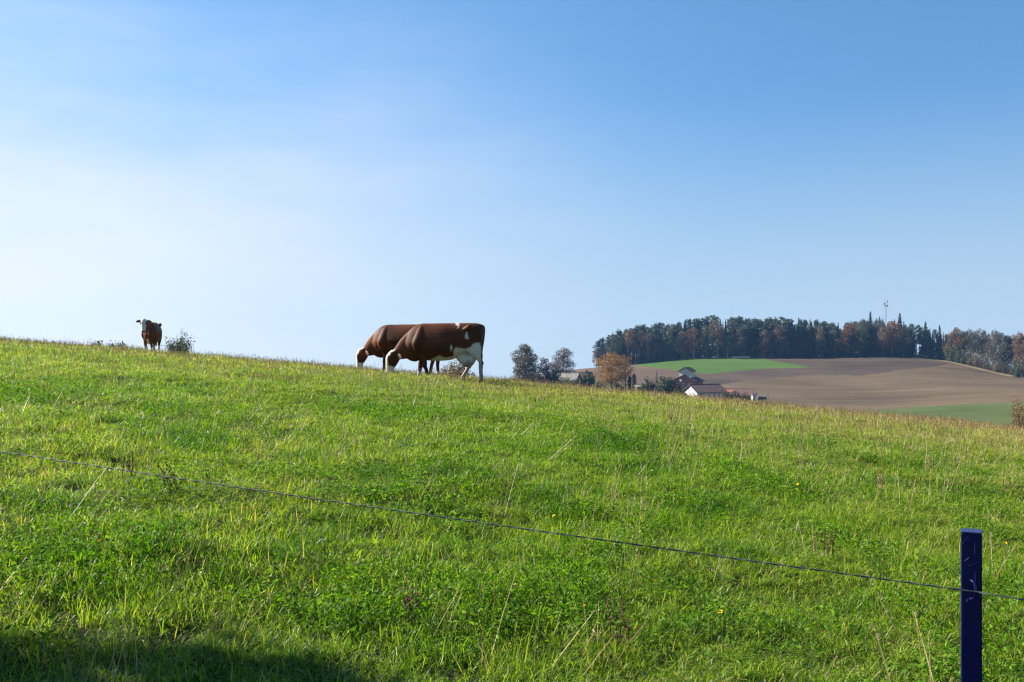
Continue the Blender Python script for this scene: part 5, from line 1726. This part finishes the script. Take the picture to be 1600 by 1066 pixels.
# dandelions
M['petal'] = mat_plain('dandelion_yellow', (0.85, 0.56, 0.01), 0.6, 0.2, 0.15, 80)
M['stem'] = mat_plain('flower_stem', (0.10, 0.16, 0.04), 0.6, 0.3, 0.1, 40)
pv, pf = [], []
for ringi, (nn, r0_, r1_, zz) in enumerate(((14, .003, .019, .000), (12, .002, .014, .005), (8, .001, .009, .009))):
    for k in range(nn):
        a = 6.283 * k / nn + ringi * 0.2
        c, s = math.cos(a), math.sin(a); w = r1_ * 0.16
        o_ = len(pv)
        pv += [(c * r0_, s * r0_, zz - 0.002), (c * r1_ - s * w, s * r1_ + c * w, zz + 0.004), (c * r1_ * 1.06, s * r1_ * 1.06, zz + 0.003), (c * r1_ + s * w, s * r1_ - c * w, zz + 0.004)]
        pf.append((o_, o_ + 3, o_ + 2, o_ + 1))
flowers = [(1080, 889, 'dandelion just under the fence cord, right of centre'), (1025, 916, 'dandelion lower than the one under the cord'), (1123, 961, 'dandelion in the grass right of the bottom centre'),
           (916, 952, 'dandelion in the lower middle of the grass'), (1569, 851, 'dandelion just right of the fence post top'), (297, 758, 'small dandelion near the cord on the left'),
           (158, 855, 'pale yellow dandelion in the left foreground'), (1245, 762, 'small dandelion in the middle right of the pasture'), (865, 809, 'small dandelion just above the cord near the centre'),
           (1148, 720, 'tiny dandelion high on the right half of the pasture'), (1588, 774, 'tiny dandelion at the right edge of the pasture')]
for px, py, lb in flowers:
    p = ground_hit(px, py)
    h = 0.11 + 0.03 * math.sin(px)
    p = ground_hit(px, py + h / p.y * F * 0.9)
    e = empty('dandelion', p, px * 0.1); tag(e, lb, 'flower', 'dandelions in the pasture')
    fo_ = mesh_obj('flower_head', pv, pf, M['petal'], e)
    fo_.scale = (0.68,) * 3; fo_.location = (0.01, 0.0, h); fo_.rotation_euler = (R(28), R(8), 0)
    mb = MB(); mb.tube([(0, 0, -0.02), (0.006, 0, h * 0.5), (0.01, 0, h)], [0.0022, 0.002, 0.0018], 5, False); mb.obj('stem', M['stem'], e)

# ------------------------------------------------------------------ air
hz = MB()
zmin = float(min(V[:, 2].min(), OZ.min())) - 1.0
hz.box(-1260, 1260, -1260, 1290, zmin, 46.0)
hm = bpy.data.materials.new('haze_air'); hm.use_nodes = True
ht = hm.node_tree; ht.nodes.clear()
ho = N(ht, 'ShaderNodeOutputMaterial'); hv = N(ht, 'ShaderNodeVolumePrincipled')
hv.inputs['Color'].default_value = (0.26, 0.54, 1.0, 1)
hv.inputs['Density'].default_value = 0.00010
hv.inputs['Anisotropy'].default_value = 0.3
L(ht, hv.outputs[0], ho.inputs['Volume'])
h_o = hz.obj('haze', hm); tag(h_o, 'thin blue autumn haze over the valley', None, kind='stuff')
print('STATS objects', len(scene.objects), 'zmin', zmin)
